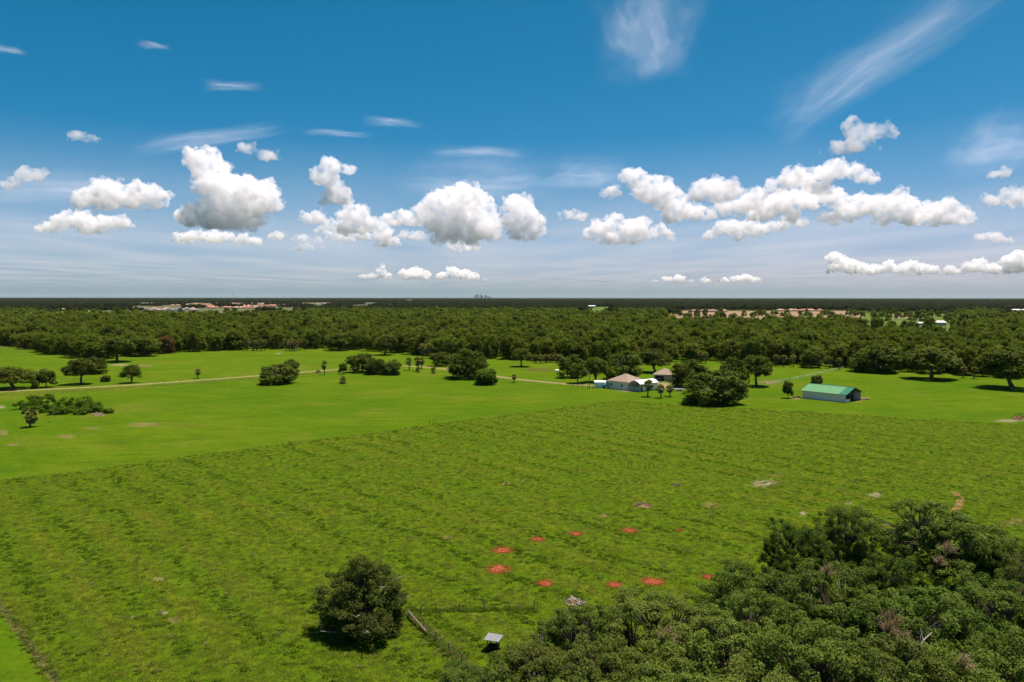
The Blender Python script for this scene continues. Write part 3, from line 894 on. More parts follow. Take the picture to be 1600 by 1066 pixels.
world_part(grove[14], 'forked_bough', fb.mesh('forked_bough', M['deadwood']), bb)

# ---- trees and palms out in the pasture (u, base v, top v, width)
FIELD = [
 ('spread1', 18, 608, 572, 62, 'leaning twin-trunk oak beside the farm road, next to two smaller trees'),
 ('small0', 47, 598, 578, 26, 'sparse little oak reaching out beside the leaning twin-trunk oak'),
 ('small0', 72, 606, 577, 29, 'grey-green tree by the farm road with a bush at its foot'),
 ('bush1', 55, 608, 593, 12, 'dark bush at the foot of the grey-green roadside tree'),
 ('spread0', 127, 601, 559, 48, 'wide roadside oak with a clear trunk opposite the bramble thicket'),
 ('round0', 150, 585, 556, 34, 'oak right behind the wide roadside oak'),
 ('bush1', 165, 597, 586, 16, 'small round sapling on the grass between two roadside oaks'),
 ('spread1', 205, 599, 569, 28, 'compact oak on several trunks by the farm road'),
 ('round1', 432, 600, 566, 54, 'low dome-shaped oak with shadow beneath, beside a palm and the road'),
 ('round0', 454, 590, 559, 28, 'oak behind the low dome-shaped oak and its palm'),
 ('round0', 566, 582, 550, 44, 'dark round oak where the road passes behind trees'),
 ('round1', 588, 585, 557, 34, 'oak between the dark round oak and the palm clump'),
 ('bush1', 612, 586, 563, 32, 'bushy oak growing into the palm clump by the road'),
 ('round0', 733, 591, 542, 66, 'large dark oak beside the road with palms at its foot'),
 ('small0', 536, 585, 567, 14, 'thin small tree beside the road near the single palm'),
 ('bush0', 760, 601, 574, 38, 'bright green bush with palm fronds in front of the large roadside oak'),
 ('spread0', 815, 573, 543, 34, 'oak standing on the grass behind the marshy hollow'),
 ('round0', 690, 572, 548, 34, 'dark oak at the wood edge behind the road bend'),
 ('spread0', 903, 599, 566, 30, 'small oak in front of larger oaks beside the utility pole'),
 ('round0', 893, 590, 551, 42, 'oak behind the small oak by the utility pole'),
 ('spread1', 932, 597, 556, 40, 'oak just behind the white shed'),
 ('round1', 972, 592, 543, 56, 'big oak towering behind the hip-roofed house'),
 ('spread1', 1022, 582, 543, 48, 'oak on the grass behind the tan garage'),
 ('round0', 1077, 604, 558, 58, 'oak overhanging the tan garage'),
 ('small0', 1066, 606, 580, 26, 'light green young tree in the yard beside the trailer'),
 ('round1', 1113, 630, 572, 88, 'huge dark oak with foliage down to the grass in front of the yard'),
 ('round0', 1146, 618, 553, 46, 'taller paler oak directly behind the huge dark oak'),
 ('spread0', 1182, 603, 553, 50, 'oak with bare trunk beside the paddock fence'),
 ('small0', 1231, 622, 594, 17, 'small upright tree near the end wall of the green-roofed barn'),
 ('small0', 1276, 606, 585, 19, 'small tree peeping over the green barn roof'),
 ('spread0', 1455, 592, 540, 80, 'wide oak with a dark pool of shade on the mown field'),
 ('spread1', 1577, 606, 538, 86, 'massive oak on a thick trunk with wide shade on the mown field'),
 ('round0', 1268, 574, 541, 36, 'dark oak standing out from the wood behind the barn'),
 ('spread0', 183, 566, 527, 58, 'spreading oak at the wood edge with its trunk in the open'),
 ('spread1', 226, 557, 524, 44, 'oak at the wood edge beside the spreading open-trunk oak'),
 ('spread0', 530, 548, 520, 40, 'wood-edge oak with an oval shade on the striped field'),
 ('spread1', 603, 555, 522, 36, 'wood-edge oak behind the dark round oak by the road'),
 ('round1', 1370, 581, 534, 70, 'very dark dense oak at the wood edge beyond the green barn'),
]
for k, u, vb, vt, w_, lab in FIELD:
    nm = 'bush' if k.startswith('bush') else ('young_tree' if k == 'small0' else 'oak_tree')
    tree_px(k, u, vb, vt, w_ * 1.06, lab, 'trees in the pasture', nm, 'bush' if nm == 'bush' else 'tree')
PALMS = [(1, 47, 668, 638, 27, 'stout palm with dead fronds in front of the bramble thicket'), (0, 309, 592, 576, 13, 'single slim palm beside the farm road in the open'),
         (0, 462, 589, 568, 13, 'palm beside the low dome-shaped oak'), (0, 507, 586, 562, 12, 'tall palm with a brown bush at its foot beside the road'), (2, 536, 600, 586, 15, 'stemless palm out on the mown grass'),
         (0, 617, 580, 560, 15, 'palm among the oaks by the road'), (0, 640, 579, 557, 14, 'palm at the road bend'), (0, 652, 580, 556, 15, 'palm at the road bend'), (0, 659, 577, 558, 14, 'palm at the road bend'),
         (2, 653, 582, 571, 10, 'low palm at the road bend'), (2, 677, 584, 570, 11, 'low palm beside the road near the large roadside oak'), (1, 708, 589, 566, 22, 'palm at the foot of the large roadside oak'), (1, 768, 599, 574, 20, 'palm growing out of the bright green bush'),
         (0, 803, 598, 584, 12, 'short palm on the road verge facing the marshy hollow'), (0, 1012, 620, 591, 20, 'palm standing alone in front of the white carport'), (0, 1033, 622, 599, 18, 'darker palm of the close pair in front of the yard'), (0, 1047, 620, 601, 17, 'paler palm of the close pair in front of the yard')]
for a in PALMS:
    palm_px(*a)
for u in (837, 845, 853, 861, 869, 877):
    palm_px(1, u, 567 + rng.uniform(-1, 1), 552, 13, 'brown-skirted palm in the row at the wood edge behind the marsh', 'palms in a row at the wood edge')
for u, v in ((667, 556), (672, 560), (660, 561)):
    palm_px(0, u, v, v - 26, 16, 'tall palm at the wood edge behind the road bend', 'palms at the wood edge')
for k in range(16):
    u = rng.uniform(375, 480)
    palm_px(0, u, 547.5 + rng.uniform(0, 2), 529 + rng.uniform(-3, 4), 11, 'grey-trunked palm in the thicket of palms at the wood edge beyond the striped field', 'palms along the striped field')
for u, v in ((1212, 572), (1224, 573), (1240, 573), (1296, 575), (1312, 577), (1330, 579), (1505, 590), (1522, 591), (1094, 567), (1103, 568)):
    palm_px(0, u, v, v - 20, 13, 'palm standing against the dark wood edge beyond the paddock', 'palms along the paddock wood edge')
palm_px(2, 1588, 958, 905, 70, 'saw palmetto with rusty fronds at the edge of the grove', None)
# bramble thicket: stems and foliage of one tangled mass
tc = at(100, 640)
cc, pts, nn, ti = [], [], [], []
for (u, v, R, h) in ((35, 640, 2.6, 2.8), (55, 634, 2.6, 3.8), (75, 636, 2.8, 4.2), (95, 640, 2.8, 3.6), (70, 645, 2.5, 2.8), (118, 640, 3.0, 4.2), (135, 641, 2.8, 4.2), (150, 644, 2.6, 3.2), (105, 647, 2.8, 2.4), (128, 648, 2.6, 2.2), (88, 648, 2.4, 2.2), (168, 646, 1.8, 1.4), (48, 646, 2.2, 2.2)):
    c_ = at(u, v) - tc
    a_, b_, n_, t_ = crown_points(R, h, .2, 26, 60, .75, .5, .4, int(u))
    off = np.array([c_.x, c_.y, 0])
    cc.append(a_ + off); pts.append(b_ + off); nn.append(n_); ti.append(t_)
cc, pts, nn, ti = map(np.concatenate, (cc, pts, nn, ti))
th = empty('bramble_thicket', tc, 'wide tangled green thicket on the mown field near the farm road', 'thicket')
obj('foliage', leaf_mesh('foliage', pts, nn, 0.24 * nr.uniform(.6, 1.4, len(pts)), ti, M['shrub']), th)
sb = MB()
for i in range(0, len(cc), 3):
    t = Vector(cc[i])
    sb.tube([(t.x * .97, t.y * .97, -.1), (t.x, t.y, t.z * .5), t], [.05, .035, .01], 4)
obj('stems', sb.mesh('stems', M['bark']), th)['kind'] = 'stuff'

# ------------------------------------------------------------------ the forest
EDGE = [(-300, 541), (0, 541), (35, 546), (75, 556), (120, 562), (170, 563), (225, 556), (300, 551), (400, 547), (470, 545.5), (530, 547), (600, 551), (660, 557), (720, 563), (800, 563), (880, 566), (940, 574), (1000, 570), (1060, 566), (1110, 566), (1200, 570), (1300, 574), (1350, 580), (1420, 583), (1500, 588), (1600, 592), (1950, 600)]
eu = np.array([e[0] for e in EDGE], float)
ed_ = np.array([at(800, e[1]).y for e in EDGE])

def v_of(y):
    c, s = math.cos(PITCH), math.sin(PITCH)
    return 533 - F * (np.cos(PITCH) * -HC + np.sin(PITCH) * y) / (np.cos(PITCH) * y + np.sin(PITCH) * HC)

def forest_grid(d0, d1, step, seed):
    g = np.random.default_rng(seed)
    xs = np.arange(-d1 * .92, d1 * .92, step)
    ys = np.arange(d0, d1, step)
    X, Y = np.meshgrid(xs, ys)
    X = X.ravel() + g.uniform(-.42, .42, X.size) * step
    Y = Y.ravel() + g.uniform(-.42, .42, Y.size) * step
    u = 800 + F * X / np.maximum(Y, 1)
    ok = (u > -230) & (u < 1830) & (Y > np.interp(u, eu, ed_) + 3)
    dens = g.uniform(0, 1, X.size)
    for (u0, u1, vn, vf) in CLEAR:
        yn, yf = at(800, vn).y, at(800, vf).y
        inside = (u > u0) & (u < u1) & (Y > yn * .74) & (Y < yf)
        ok &= ~(inside & (dens > 0.035))
    return X[ok], Y[ok]

X, Y = forest_grid(300, 760, 8.2, 5)
o_ = np.argsort(np.hypot(X, Y) - np.interp(800 + F * X / Y, eu, ed_))
u_ = 800 + F * X / Y
vis = (u_ > -15) & (u_ < 1615)
dep = Y - np.interp(u_, eu, ed_)
order = np.argsort(np.where(vis, dep, 1e9))
first = set(order[:286].tolist())
RUST = [at(258, 552), at(863, 535), at(1090, 575)]
lab_f = ['dark green oak standing in the front rows of the forest']
for i in sorted(first):
    h = rng.uniform(9.5, 15.0)
    w_ = rng.uniform(7.5, 12.5)
    tree('wood%d' % rng.randrange(4), (X[i], Y[i], 0), w_, h, lab_f[0], 'forest edge trees')
tree('rust', at(258, 553), 12, 11.5, 'dying oak with rusty brown leaves at the forest edge by the striped field')
tree('rust', at(863, 548), 12, 13.5, 'oak with reddish dying leaves inside the forest behind the palm row')

def scatter(name, X, Y, scl, var, sources, label, z=0.0):
    """one object that carries many alike pieces on points"""
    n = len(X)
    me = bpy.data.meshes.new(name)
    me.vertices.add(n)
    co = np.zeros((n, 3))
    co[:, 0], co[:, 1], co[:, 2] = X, Y, z
    me.vertices.foreach_set('co', co.ravel())
    a = me.attributes.new('scl', 'FLOAT_VECTOR', 'POINT')
    a.data.foreach_set('vector', np.asarray(scl, np.float32).ravel())
    a = me.attributes.new('turn', 'FLOAT_VECTOR', 'POINT')
    t = np.zeros((n, 3), np.float32)
    t[:, 2] = nr.uniform(0, 6.283, n)
    a.data.foreach_set('vector', t.ravel())
    a = me.attributes.new('var', 'INT', 'POINT')
    a.data.foreach_set('value', np.asarray(var, np.int32))
    o = obj(name, me)
    tag(o, label, kind='stuff')
    ng = bpy.data.node_groups.new(name, 'GeometryNodeTree')
    ng.interface.new_socket('Geometry', in_out='INPUT', socket_type='NodeSocketGeometry')
    ng.interface.new_socket('Geometry', in_out='OUTPUT', socket_type='NodeSocketGeometry')
    gi, go = ng.nodes.new('NodeGroupInput'), ng.nodes.new('NodeGroupOutput')
    join = ng.nodes.new('GeometryNodeJoinGeometry')
    mp = ng.nodes.new('GeometryNodeMeshToPoints')
    ng.links.new(gi.outputs[0], mp.inputs[0])
    def named(nm, typ):
        q = ng.nodes.new('GeometryNodeInputNamedAttribute')
        q.data_type = typ
        q.inputs[0].default_value = nm
        return q.outputs[0]
    s_, t_, v_ = named('scl', 'FLOAT_VECTOR'), named('turn', 'FLOAT_VECTOR'), named('var', 'INT')
    for k, src in enumerate(sources):
        so = bpy.data.objects.new(name + '_piece', src)
        oi = ng.nodes.new('GeometryNodeObjectInfo')
        oi.inputs['Object'].default_value = so
        cmp_ = ng.nodes.new('FunctionNodeCompare')
        cmp_.data_type = 'INT'
        cmp_.operation = 'EQUAL'
        ng.links.new(v_, cmp_.inputs['A'] if cmp_.inputs['A'].type == 'INT' else cmp_.inputs[2])
        (cmp_.inputs[3]).default_value = k
        ip = ng.nodes.new('GeometryNodeInstanceOnPoints')
        ng.links.new(mp.outputs[0], ip.inputs['Points'])
        ng.links.new(cmp_.outputs[0], ip.inputs['Selection'])
        ng.links.new(oi.outputs['Geometry'], ip.inputs['Instance'])
        e2r = ng.nodes.new('FunctionNodeEulerToRotation')
        ng.links.new(t_, e2r.inputs[0])
        ng.links.new(e2r.outputs[0], ip.inputs['Rotation'])
        ng.links.new(s_, ip.inputs['Scale'])
        ng.links.new(ip.outputs[0], join.inputs[0])
    ng.links.new(join.outputs[0], go.inputs[0])
    md = o.modifiers.new('scatter', 'NODES')
    md.node_group = ng
    return o

def joined(name, a, b):
    """crown and trunk in one mesh for the uncountable wood"""
    bm = bmesh.new()
    bm.from_mesh(a)
    bm.from_mesh(b)
    me = bpy.data.meshes.new(name)
    bm.to_mesh(me)
    bm.free()
    return me

rest = np.array([i for i in range(len(X)) if i not in first])
FX, FY = X[rest], Y[rest]
FV = nr.integers(0, 4, len(FX))
sz = nr.uniform(.85, 1.18, (len(FX), 1)) * np.array([[1.0, 1.0, 1.0]])
sz[:, 2] *= nr.uniform(.72, 1.28, len(FX))
sz[:, :2] *= nr.uniform(.58, .98, (len(FX), 1))
X2, Y2 = forest_grid(755, 1500, 9.5, 6)
V2 = nr.integers(4, 8, len(X2))
s2 = nr.uniform(.85, 1.25, (len(X2), 1)) * np.ones((1, 3))
s2[:, 2] *= nr.uniform(.72, 1.22, len(X2))
s2[:, :2] *= nr.uniform(.62, 1.0, (len(X2), 1))
lowk = []
for i in range(4):
    c_, p_, n_, t_ = crown_points(6, 12.5, 2.0, 30, 14, 2.0, .1, .35, 80 + i)
    lowk.append(leaf_mesh('far_oak', p_, n_, 1.05 * nr.uniform(.7, 1.3, len(p_)), t_, M['oak_far'], .7))
def patchwood(seed, span, ncr):
    g = np.random.default_rng(seed)
    Ps, Ns, Ts = [], [], []
    for i in range(ncr):
        c_, p_, n_, t_ = crown_points(g.uniform(5, 7.5), g.uniform(10, 14.5), 2.5, 16, 7, 2.4, 0, .35, seed * 50 + i)
        Ps.append(p_ + np.array([g.uniform(-.5, .5) * span, g.uniform(-.5, .5) * span, 0])); Ns.append(n_); Ts.append(np.clip(t_ + g.normal(0, .15), 0, 1))
    p_ = np.concatenate(Ps)
    return leaf_mesh('far_wood', p_, np.concatenate(Ns), 1.9 * nr.uniform(.7, 1.3, len(p_)), np.concatenate(Ts), M['far_dark_leaf'], .75)
pw = [patchwood(i + 3, 64, 26) for i in range(3)]
X3, Y3 = forest_grid(1490, 6500, 62, 7)
V3 = nr.integers(8, 11, len(X3))
X4, Y4 = forest_grid(6480, 17000, 190, 8)
V4 = nr.integers(8, 11, len(X4))
s3 = np.ones((len(X3), 3)) * nr.uniform(.92, 1.1, (len(X3), 1))
s4 = np.ones((len(X4), 3)) * np.array([[3.2, 3.2, 1.0]])
s4[:, 2] = nr.uniform(.9, 1.5, len(X4))
srcs = [joined('forest_tree', KIND['wood%d' % i]['crown'], KIND['wood%d' % i]['trunk']) for i in range(4)]
for s_ in srcs:
    s_.materials.append(M['oak_far'])
scatter('forest', np.concatenate([FX, X2, X3, X4]), np.concatenate([FY, Y2, Y3, Y4]), np.concatenate([sz, s2, s3, s4]),
        np.concatenate([FV, V2, V3, V4]), srcs + lowk + pw, 'endless dark green forest stretching to the horizon')
print('forest', len(FX), len(X2), len(X3), len(X4))

# ------------------------------------------------------------------ grass of the pasture
def tuft(seed, n, h, w, spread, mat, broad=False):
    g = np.random.default_rng(seed)
    vs, fs, ti = [], [], []
    for i in range(n):
        a = g.uniform(0, 6.283)
        r = spread * math.sqrt(g.uniform(0, 1))
        b = Vector((math.cos(a) * r, math.sin(a) * r, -.02))
        t = g.uniform(0, 6.283)
        L = Vector((math.cos(t), math.sin(t), 0))
        S = Vector((-L.y, L.x, 0))
        hh = h * g.uniform(.5, 1.1)
        lean = L * hh * g.uniform(.5, 1.9)
        k = len(vs)
        tone = g.uniform(0, 1)
        vs += [b - S * w * .5, b + S * w * .5, b + lean * .5 + S * w * .5 + Vector((0, 0, hh * .7)), b + lean * .5 - S * w * .5 + Vector((0, 0, hh * .7)), b + lean + Vector((0, 0, hh))]
        fs += [(k, k + 1, k + 2, k + 3), (k + 3, k + 2, k + 4)]
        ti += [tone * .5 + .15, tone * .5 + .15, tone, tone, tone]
    me = bpy.data.meshes.new('tuft')
    me.from_pydata([tuple(p) for p in vs], [], fs)
    a_ = me.attributes.new('tint', 'FLOAT', 'POINT')
    a_.data.foreach_set('value', ti)
    me.materials.append(mat)
    return me
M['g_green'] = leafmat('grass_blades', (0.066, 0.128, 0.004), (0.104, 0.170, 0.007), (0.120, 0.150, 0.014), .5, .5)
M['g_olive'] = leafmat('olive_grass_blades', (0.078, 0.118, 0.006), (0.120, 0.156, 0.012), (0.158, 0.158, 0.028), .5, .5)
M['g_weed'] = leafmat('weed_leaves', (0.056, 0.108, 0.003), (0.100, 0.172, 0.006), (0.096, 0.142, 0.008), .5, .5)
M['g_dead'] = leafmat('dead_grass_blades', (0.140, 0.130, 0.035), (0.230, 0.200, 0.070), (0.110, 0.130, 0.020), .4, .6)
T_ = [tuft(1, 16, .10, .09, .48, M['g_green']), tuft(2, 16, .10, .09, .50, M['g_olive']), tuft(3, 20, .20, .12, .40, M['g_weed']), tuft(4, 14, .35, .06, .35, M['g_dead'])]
MUL = [(787, 860, 14, 'second'), (841, 843, 9.5, ''), (900, 834, 10, ''), (984, 829, 10.5, ''), (1061, 829, 5, 'small'), (779, 890, 16, ''), (852, 912, 11.5, ''), (960, 914, 11, ''), (1020, 909, 14.5, ''), (1108, 902, 9, '')]
n = 270000
yy = nr.uniform(46, 330, n)
xx = nr.uniform(-.74, .74, n) * yy
PW_ = np.stack([xx, yy, np.zeros(n)], 1)
d1 = xx * N1.x + yy * N1.y - C1 + fbm(PW_ * .3, 3, 5) * 1.0
d2 = xx * N2.x + yy * N2.y - C2 + fbm(PW_ * .3, 3, 9) * 1.5
d3 = xx * N3.x + yy * N3.y - C3
roughm = (d1 < 0) & (d2 < 0) & (d3 > 0)
wob = fbm(PW_ * .08, 4, 21) * 1.3
row = np.sin((xx * ACR.x + yy * ACR.y + wob) * 2 * np.pi / 7.6)
big = fbm(PW_ * .045, 4, 33)
med = fbm(PW_ * .45, 4, 44)
rnd = nr.uniform(0, 1, n)
var = np.where(rnd < .5 + .35 * med, 0, 1)
weed = roughm & (nr.uniform(0, 1, n) < np.clip((row - .55) * 2.0, 0, 1) * np.clip(.34 + .5 * big + .2 * med, .05, .7) + .02)
border = roughm & ((d1 > -4) | (d2 > -5)) & (nr.uniform(0, 1, n) < .18)
var = np.where(weed | border, 2, var)
var = np.where(roughm & (rnd > .985), 3, var)
keep = np.where(roughm, nr.uniform(0, 1, n) < .85, nr.uniform(0, 1, n) < .12)
var = np.where(~roughm, np.where(rnd > .985, 2, 0), var)
sg = nr.uniform(.45, 1.15, n) * np.where(var == 2, nr.uniform(.6, 1.2, n), 1.0) * np.where(roughm, 1, .7)
for (u_m, v_m, r_m, _t) in MUL:
    p_m = at(u_m, v_m)
    keep &= np.hypot(xx - p_m.x, yy - p_m.y) > r_m * p_m.y / F * nr.uniform(.25, 1.05, n)
gx, gy, gs, gv = xx[keep], yy[keep], sg[keep], var[keep]
# weeds along the fence lines
fl = []
def along(a, b, n_, w_, v_, s0, s1):
    for _ in range(n_):
        p = a.lerp(b, rng.random()) + Vector((rng.gauss(0, w_), rng.gauss(0, w_), 0))
        fl.append((p.x, p.y, rng.uniform(s0, s1), v_))
FA, FB_, FC = at(640, 962), at(757, 1066), at(835, 952)
along(FA, FB_, 150, .28, 3, .5, 1.0)
along(FA, FB_, 130, .4, 2, .6, 1.4)
along(at(640, 955), FC, 170, .35, 2, .5, 1.1)
along(F0, F1, 70, .3, 3, .4, .8)
along(F0, F1, 60, .5, 2, .6, 1.0)
fl = np.array(fl)
gx, gy, gs, gv = np.concatenate([gx, fl[:, 0]]), np.concatenate([gy, fl[:, 1]]), np.concatenate([gs, fl[:, 2]]), np.concatenate([gv, fl[:, 3].astype(int)])
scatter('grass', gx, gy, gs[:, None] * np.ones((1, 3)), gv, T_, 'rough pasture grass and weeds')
print('grass', len(gx))

# ------------------------------------------------------------------ red mulch circles
def mulch_mesh(seed):
    g = random.Random(seed)
    mb = MB()
    n_ = 30
    vs = [(0, 0, .12)]
    ph = g.uniform(0, 6)
    for r, z in ((.3, .10), (.6, .06), (.85, 0.0)):
        for k in range(n_):
            t = 2 * math.pi * k / n_
            w = 1 + (.14 * math.sin(3 * t + ph) + g.uniform(-.12, .12) * (r > .5))
            vs.append((math.cos(t) * r * w, math.sin(t) * r * w, z + g.uniform(-.02, .03) * (r < 1)))
    fs = [(0, 1 + k, 1 + (k + 1) % n_) for k in range(n_)]
    for r in (0, 1):
        a = 1 + r * n_
        fs += [(a + k, a + n_ + k, a + n_ + (k + 1) % n_, a + (k + 1) % n_) for k in range(n_)]
    mb.add(vs, fs)
    for i in range(320):
        a, r = g.uniform(0, 6.28), 1.4 * math.sqrt(g.random())
        mb.box((math.cos(a) * r, math.sin(a) * r, .13 - .10 * min(r, 1) + g.uniform(0, .03)), (g.uniform(.06, .16), .05, .03), g.uniform(0, 3.1))
    return mb.mesh('mulch_circle', M['mulch'])
MM = [mulch_mesh(i) for i in range(3)]
for i, (u, v, r, t) in enumerate(MUL):
    p = at(u, v)
    s = r * p.y / F
    lab = 'smallest red mulch circle at the far end of its row' if t == 'small' else ('round bed of red mulch touching the oak grove' if u > 1100 else 'round bed of red mulch on the grass, in a wide ring of others')
    o = obj('mulch_circle', MM[i % 3], None, (p.x, p.y, 0.01))
    o.scale = (s, s, 1)
    o.rotation_euler = (0, 0, rng.uniform(0, 6))
    tag(o, lab, 'mulch bed', 'ring of red mulch circles')

# ------------------------------------------------------------------ feeder with a tin roof
fp = at(771.5, 1016)
fe = empty('mineral_feeder', fp, 'small livestock feeder with a tin roof on four dark posts', 'feeder', None, math.radians(-20))
def pc(name, build, mat, par):
    mb = MB()
    build(mb)
    return obj(name, mb.mesh(name, mat), par)
for sx in (-1, 1):
    for sy in (-1, 1):
        pc('post', lambda m: m.box((sx * .46, sy * .34, .62 + (.04 if sy > 0 else -.02)), (.09, .09, 1.30)), M['darkwood'], fe)
def roof_sheet(m):
    nx_ = 14
    for k in range(nx_):
        x0, x1 = -.80 + 1.6 * k / nx_, -.80 + 1.6 * (k + 1) / nx_
        z = .012 * (k % 2)
        m.slab([(x0, -.68, 1.24 + z), (x1, -.68, 1.24 + z), (x1, .68, 1.36 + z), (x0, .68, 1.36 + z)], .012)
pc('tin_roof', roof_sheet, M['galv'], fe)
def trough(m):
    m.box((0, 0, .34), (.9, .56, .05))
    for s in (-1, 1):
        m.box((0, s * .30, .44), (.98, .04, .24))
        m.box((s * .47, 0, .44), (.04, .56, .24))
pc('trough', trough, M['darkwood'], fe)
def skid(m):
    for s in (-1, 1):
        m.box((0, s * .34, .06), (1.25, .12, .12))
pc('skid', skid, M['darkwood'], fe)

# ------------------------------------------------------------------ wire fences of the near field
def post_mesh(h, r, mat):
    mb = MB()
    mb.tube([(0, 0, -.2), (0, 0, h * .6), (.02, .01, h)], [r, r, r * .9], 7)
    return mb.mesh('post', mat)
PM = post_mesh(1.05, .055, M['timber'])
def wire_fence(pts, label, name='wire_fence', wires=(.45, .8), pm=PM, wr=.006, wm='bark', group=None):
    e = empty(name, pts[0], label, 'fence', group)
    for p in pts:
        o = obj('post', pm, e, p - pts[0])
        o.rotation_euler = (rng.uniform(-.06, .06), rng.uniform(-.06, .06), rng.uniform(0, 6))
    for z in wires:
        mb = MB()
        mb.tube([p - pts[0] + Vector((0, 0, z)) for p in pts], [wr] * len(pts), 4)
        obj('wire' if wr < .03 else 'rail', mb.mesh('wire', M[wm]), e)
    return e
wire_fence([at(657, 960), at(681.5, 957), at(719, 957), at(757, 955), at(797, 954), at(835, 952)], 'sagging wire fence running from the lone dark oak towards the grove')
wire_fence([at(663, 983), at(682, 1002), at(702, 1020), at(722, 1038), at(742, 1056)], 'weed-grown wire fence passing the tin-roofed feeder')
wire_fence([F0, F0.lerp(F1, .33), F0.lerp(F1, .66), F1], 'wire fence along the strip of dead grass in the field corner')
ra, rb = at(638.7, 966), at(668.5, 994)
rl = MB()
rl.tube([Vector((0, 0, .75)), (rb - ra) * .5 + Vector((0, 0, .55)), rb - ra + Vector((0, 0, .32))], [.09, .085, .08], 7)
rl.tube([Vector((0.05, .1, -.1)), Vector((.05, .1, .9))], [.08, .07], 6)
rl.tube([(rb - ra) + Vector((-.1, .1, -.1)), (rb - ra) + Vector((-.1, .1, .55))], [.07, .06], 6)
tag(obj('fallen_rail', rl.mesh('fallen_rail', M['timber']), None, ra), 'long bleached timber rail leaning beside the lone dark oak', 'rail')
# paddock fence beyond the barn, and posts by the shed
PF = post_mesh(1.35, .09, M['white'])
pts = [at(1196, 602).lerp(at(1232, 595), i / 6) for i in range(7)]
wire_fence(pts, 'white paddock fence beside the bare paddock soil', 'paddock_fence', (.5, 1.0), PF, .03, 'white')
pts = [at(1236, 594).lerp(at(1318, 576), i / 13) for i in range(14)]
wire_fence(pts, 'white paddock fence slanting away to the wood edge', 'paddock_fence', (.5, 1.0), PF, .03, 'white')
PB = post_mesh(1.3, .08, M['timber'])
wire_fence([at(895, 605).lerp(at(934, 608), i / 5) for i in range(6)], 'timber post fence beside the utility pole', 'post_fence', (.55, 1.0), PB, .035, 'timber')
pts = [at(20, 622).lerp(at(390, 594), i / 22) for i in range(23)]
wire_fence(pts, 'thin wire fence along the verge of the farm road', 'wire_fence', (.5, .95), PM, .006, 'bark')
OLD = post_mesh(1.2, .06, M['bark'])
for (u, v, k, lab) in ((675, 663, 3, 'old fence post standing with two others on the edge of the rough field'), (986, 728, 2, 'old post, one of a pair standing in the rough field'), (1013, 733, 3, 'short old post in weeds, one of three in the rough field')):
    c = at(u, v)
    for i in range(k):
        tag(obj('fence_post', OLD, None, (c.x + i * .85 - .6, c.y + rng.uniform(-.5, .5), 0)), lab, 'post', lab.split(',')[0] + ' cluster')

# ------------------------------------------------------------------ barn
def local(e_loc, ax):
    """frame with x along ax"""
    return math.atan2(ax.y, ax.x)
A, Bq, Cq = at(1321.2, 629), at(1253.7, 621.7), at(1342, 624.5)
ax = (A - Bq)
LB, WB = ax.length, (Cq - A).length
be = empty('barn', Bq, 'long white barn with a green metal roof and open gable end', 'barn', None, local(Bq, ax))
EH, RH = 2.85, 4.75
def wall_front(m):
    nrib = 30
    for k in range(nrib):
        x0, x1 = LB * k / nrib, LB * (k + 1) / nrib
        m.box(((x0 + x1) / 2, .05 + .012 * (k % 2), EH / 2), (LB / nrib, .06, EH))
pc('front_wall', wall_front, M['barn_wall'], be)
pc('back_wall', lambda m: m.box((LB / 2, WB - .05, EH / 2), (LB, .06, EH)), M['barn_wall'], be)
def gable(m, x):
    m.add([(x, .09, 0), (x, WB - .09, 0), (x, WB - .09, EH), (x, WB / 2, RH - .1), (x, .09, EH), (x + .06, .09, 0), (x + .06, WB - .09, 0), (x + .06, WB - .09, EH), (x + .06, WB / 2, RH - .1), (x + .06, .09, EH)],
          [(4, 3, 2, 1, 0), (5, 6, 7, 8, 9), (0, 1, 6, 5), (1, 2, 7, 6), (2, 3, 8, 7), (3, 4, 9, 8), (4, 0, 5, 9)])
pc('end_wall', lambda m: gable(m, 0), M['barn_wall'], be)
pc('inner_partition', lambda m: gable(m, LB - 2.6), M['inside'], be)
def open_truss(m):
    for y in (.12, WB * .33, WB * .66, WB - .12):
        m.box((LB - .15, y, (EH + .3) / 2), (.16, .16, EH + (.3 if .2 < y < WB - .2 else 0)))
    m.box((LB - .15, WB / 2, EH - .05), (.12, WB - .3, .22))
    m.tube([(LB - .15, .1, EH), (LB - .15, WB / 2, RH - .12)], [.07, .07], 4)
    m.tube([(LB - .15, WB - .1, EH), (LB - .15, WB / 2, RH - .12)], [.07, .07], 4)
pc('gable_posts', open_truss, M['timber'], be)
pc('half_wall', lambda m: m.box((LB - .1, WB * .16, .5), (.05, WB * .28, 1.0)), M['barn_wall'], be)
OV = .45
def roof_part(x0, x1, n_):
    def f(m):
        for k in range(n_):
            a, b = x0 + (x1 - x0) * k / n_, x0 + (x1 - x0) * (k + 1) / n_
            z = .02 * (k % 2)
            sl = (RH - EH) / (WB / 2)
            m.slab([(a, -OV, EH - OV * sl + z), (b, -OV, EH - OV * sl + z), (b, WB / 2, RH + z), (a, WB / 2, RH + z)], .035)
            m.slab([(a, WB / 2, RH + z), (b, WB / 2, RH + z), (b, WB + OV, EH - OV * sl + z), (a, WB + OV, EH - OV * sl + z)], .035)
    return f
r1 = pc('roof', roof_part(-OV, LB - 2.2, 34), M['roof_green'], be)
r2 = pc('roof_extension', roof_part(LB - 2.19, LB + .6, 6), M['roof_dark'], be)
r2['label'] = 'darker green newer roof panels'
pc('ridge_cap', lambda m: m.box((LB / 2, WB / 2, RH + .075), (LB + 1, .4, .05)), M['roof_dark'], be)
bl = MB()
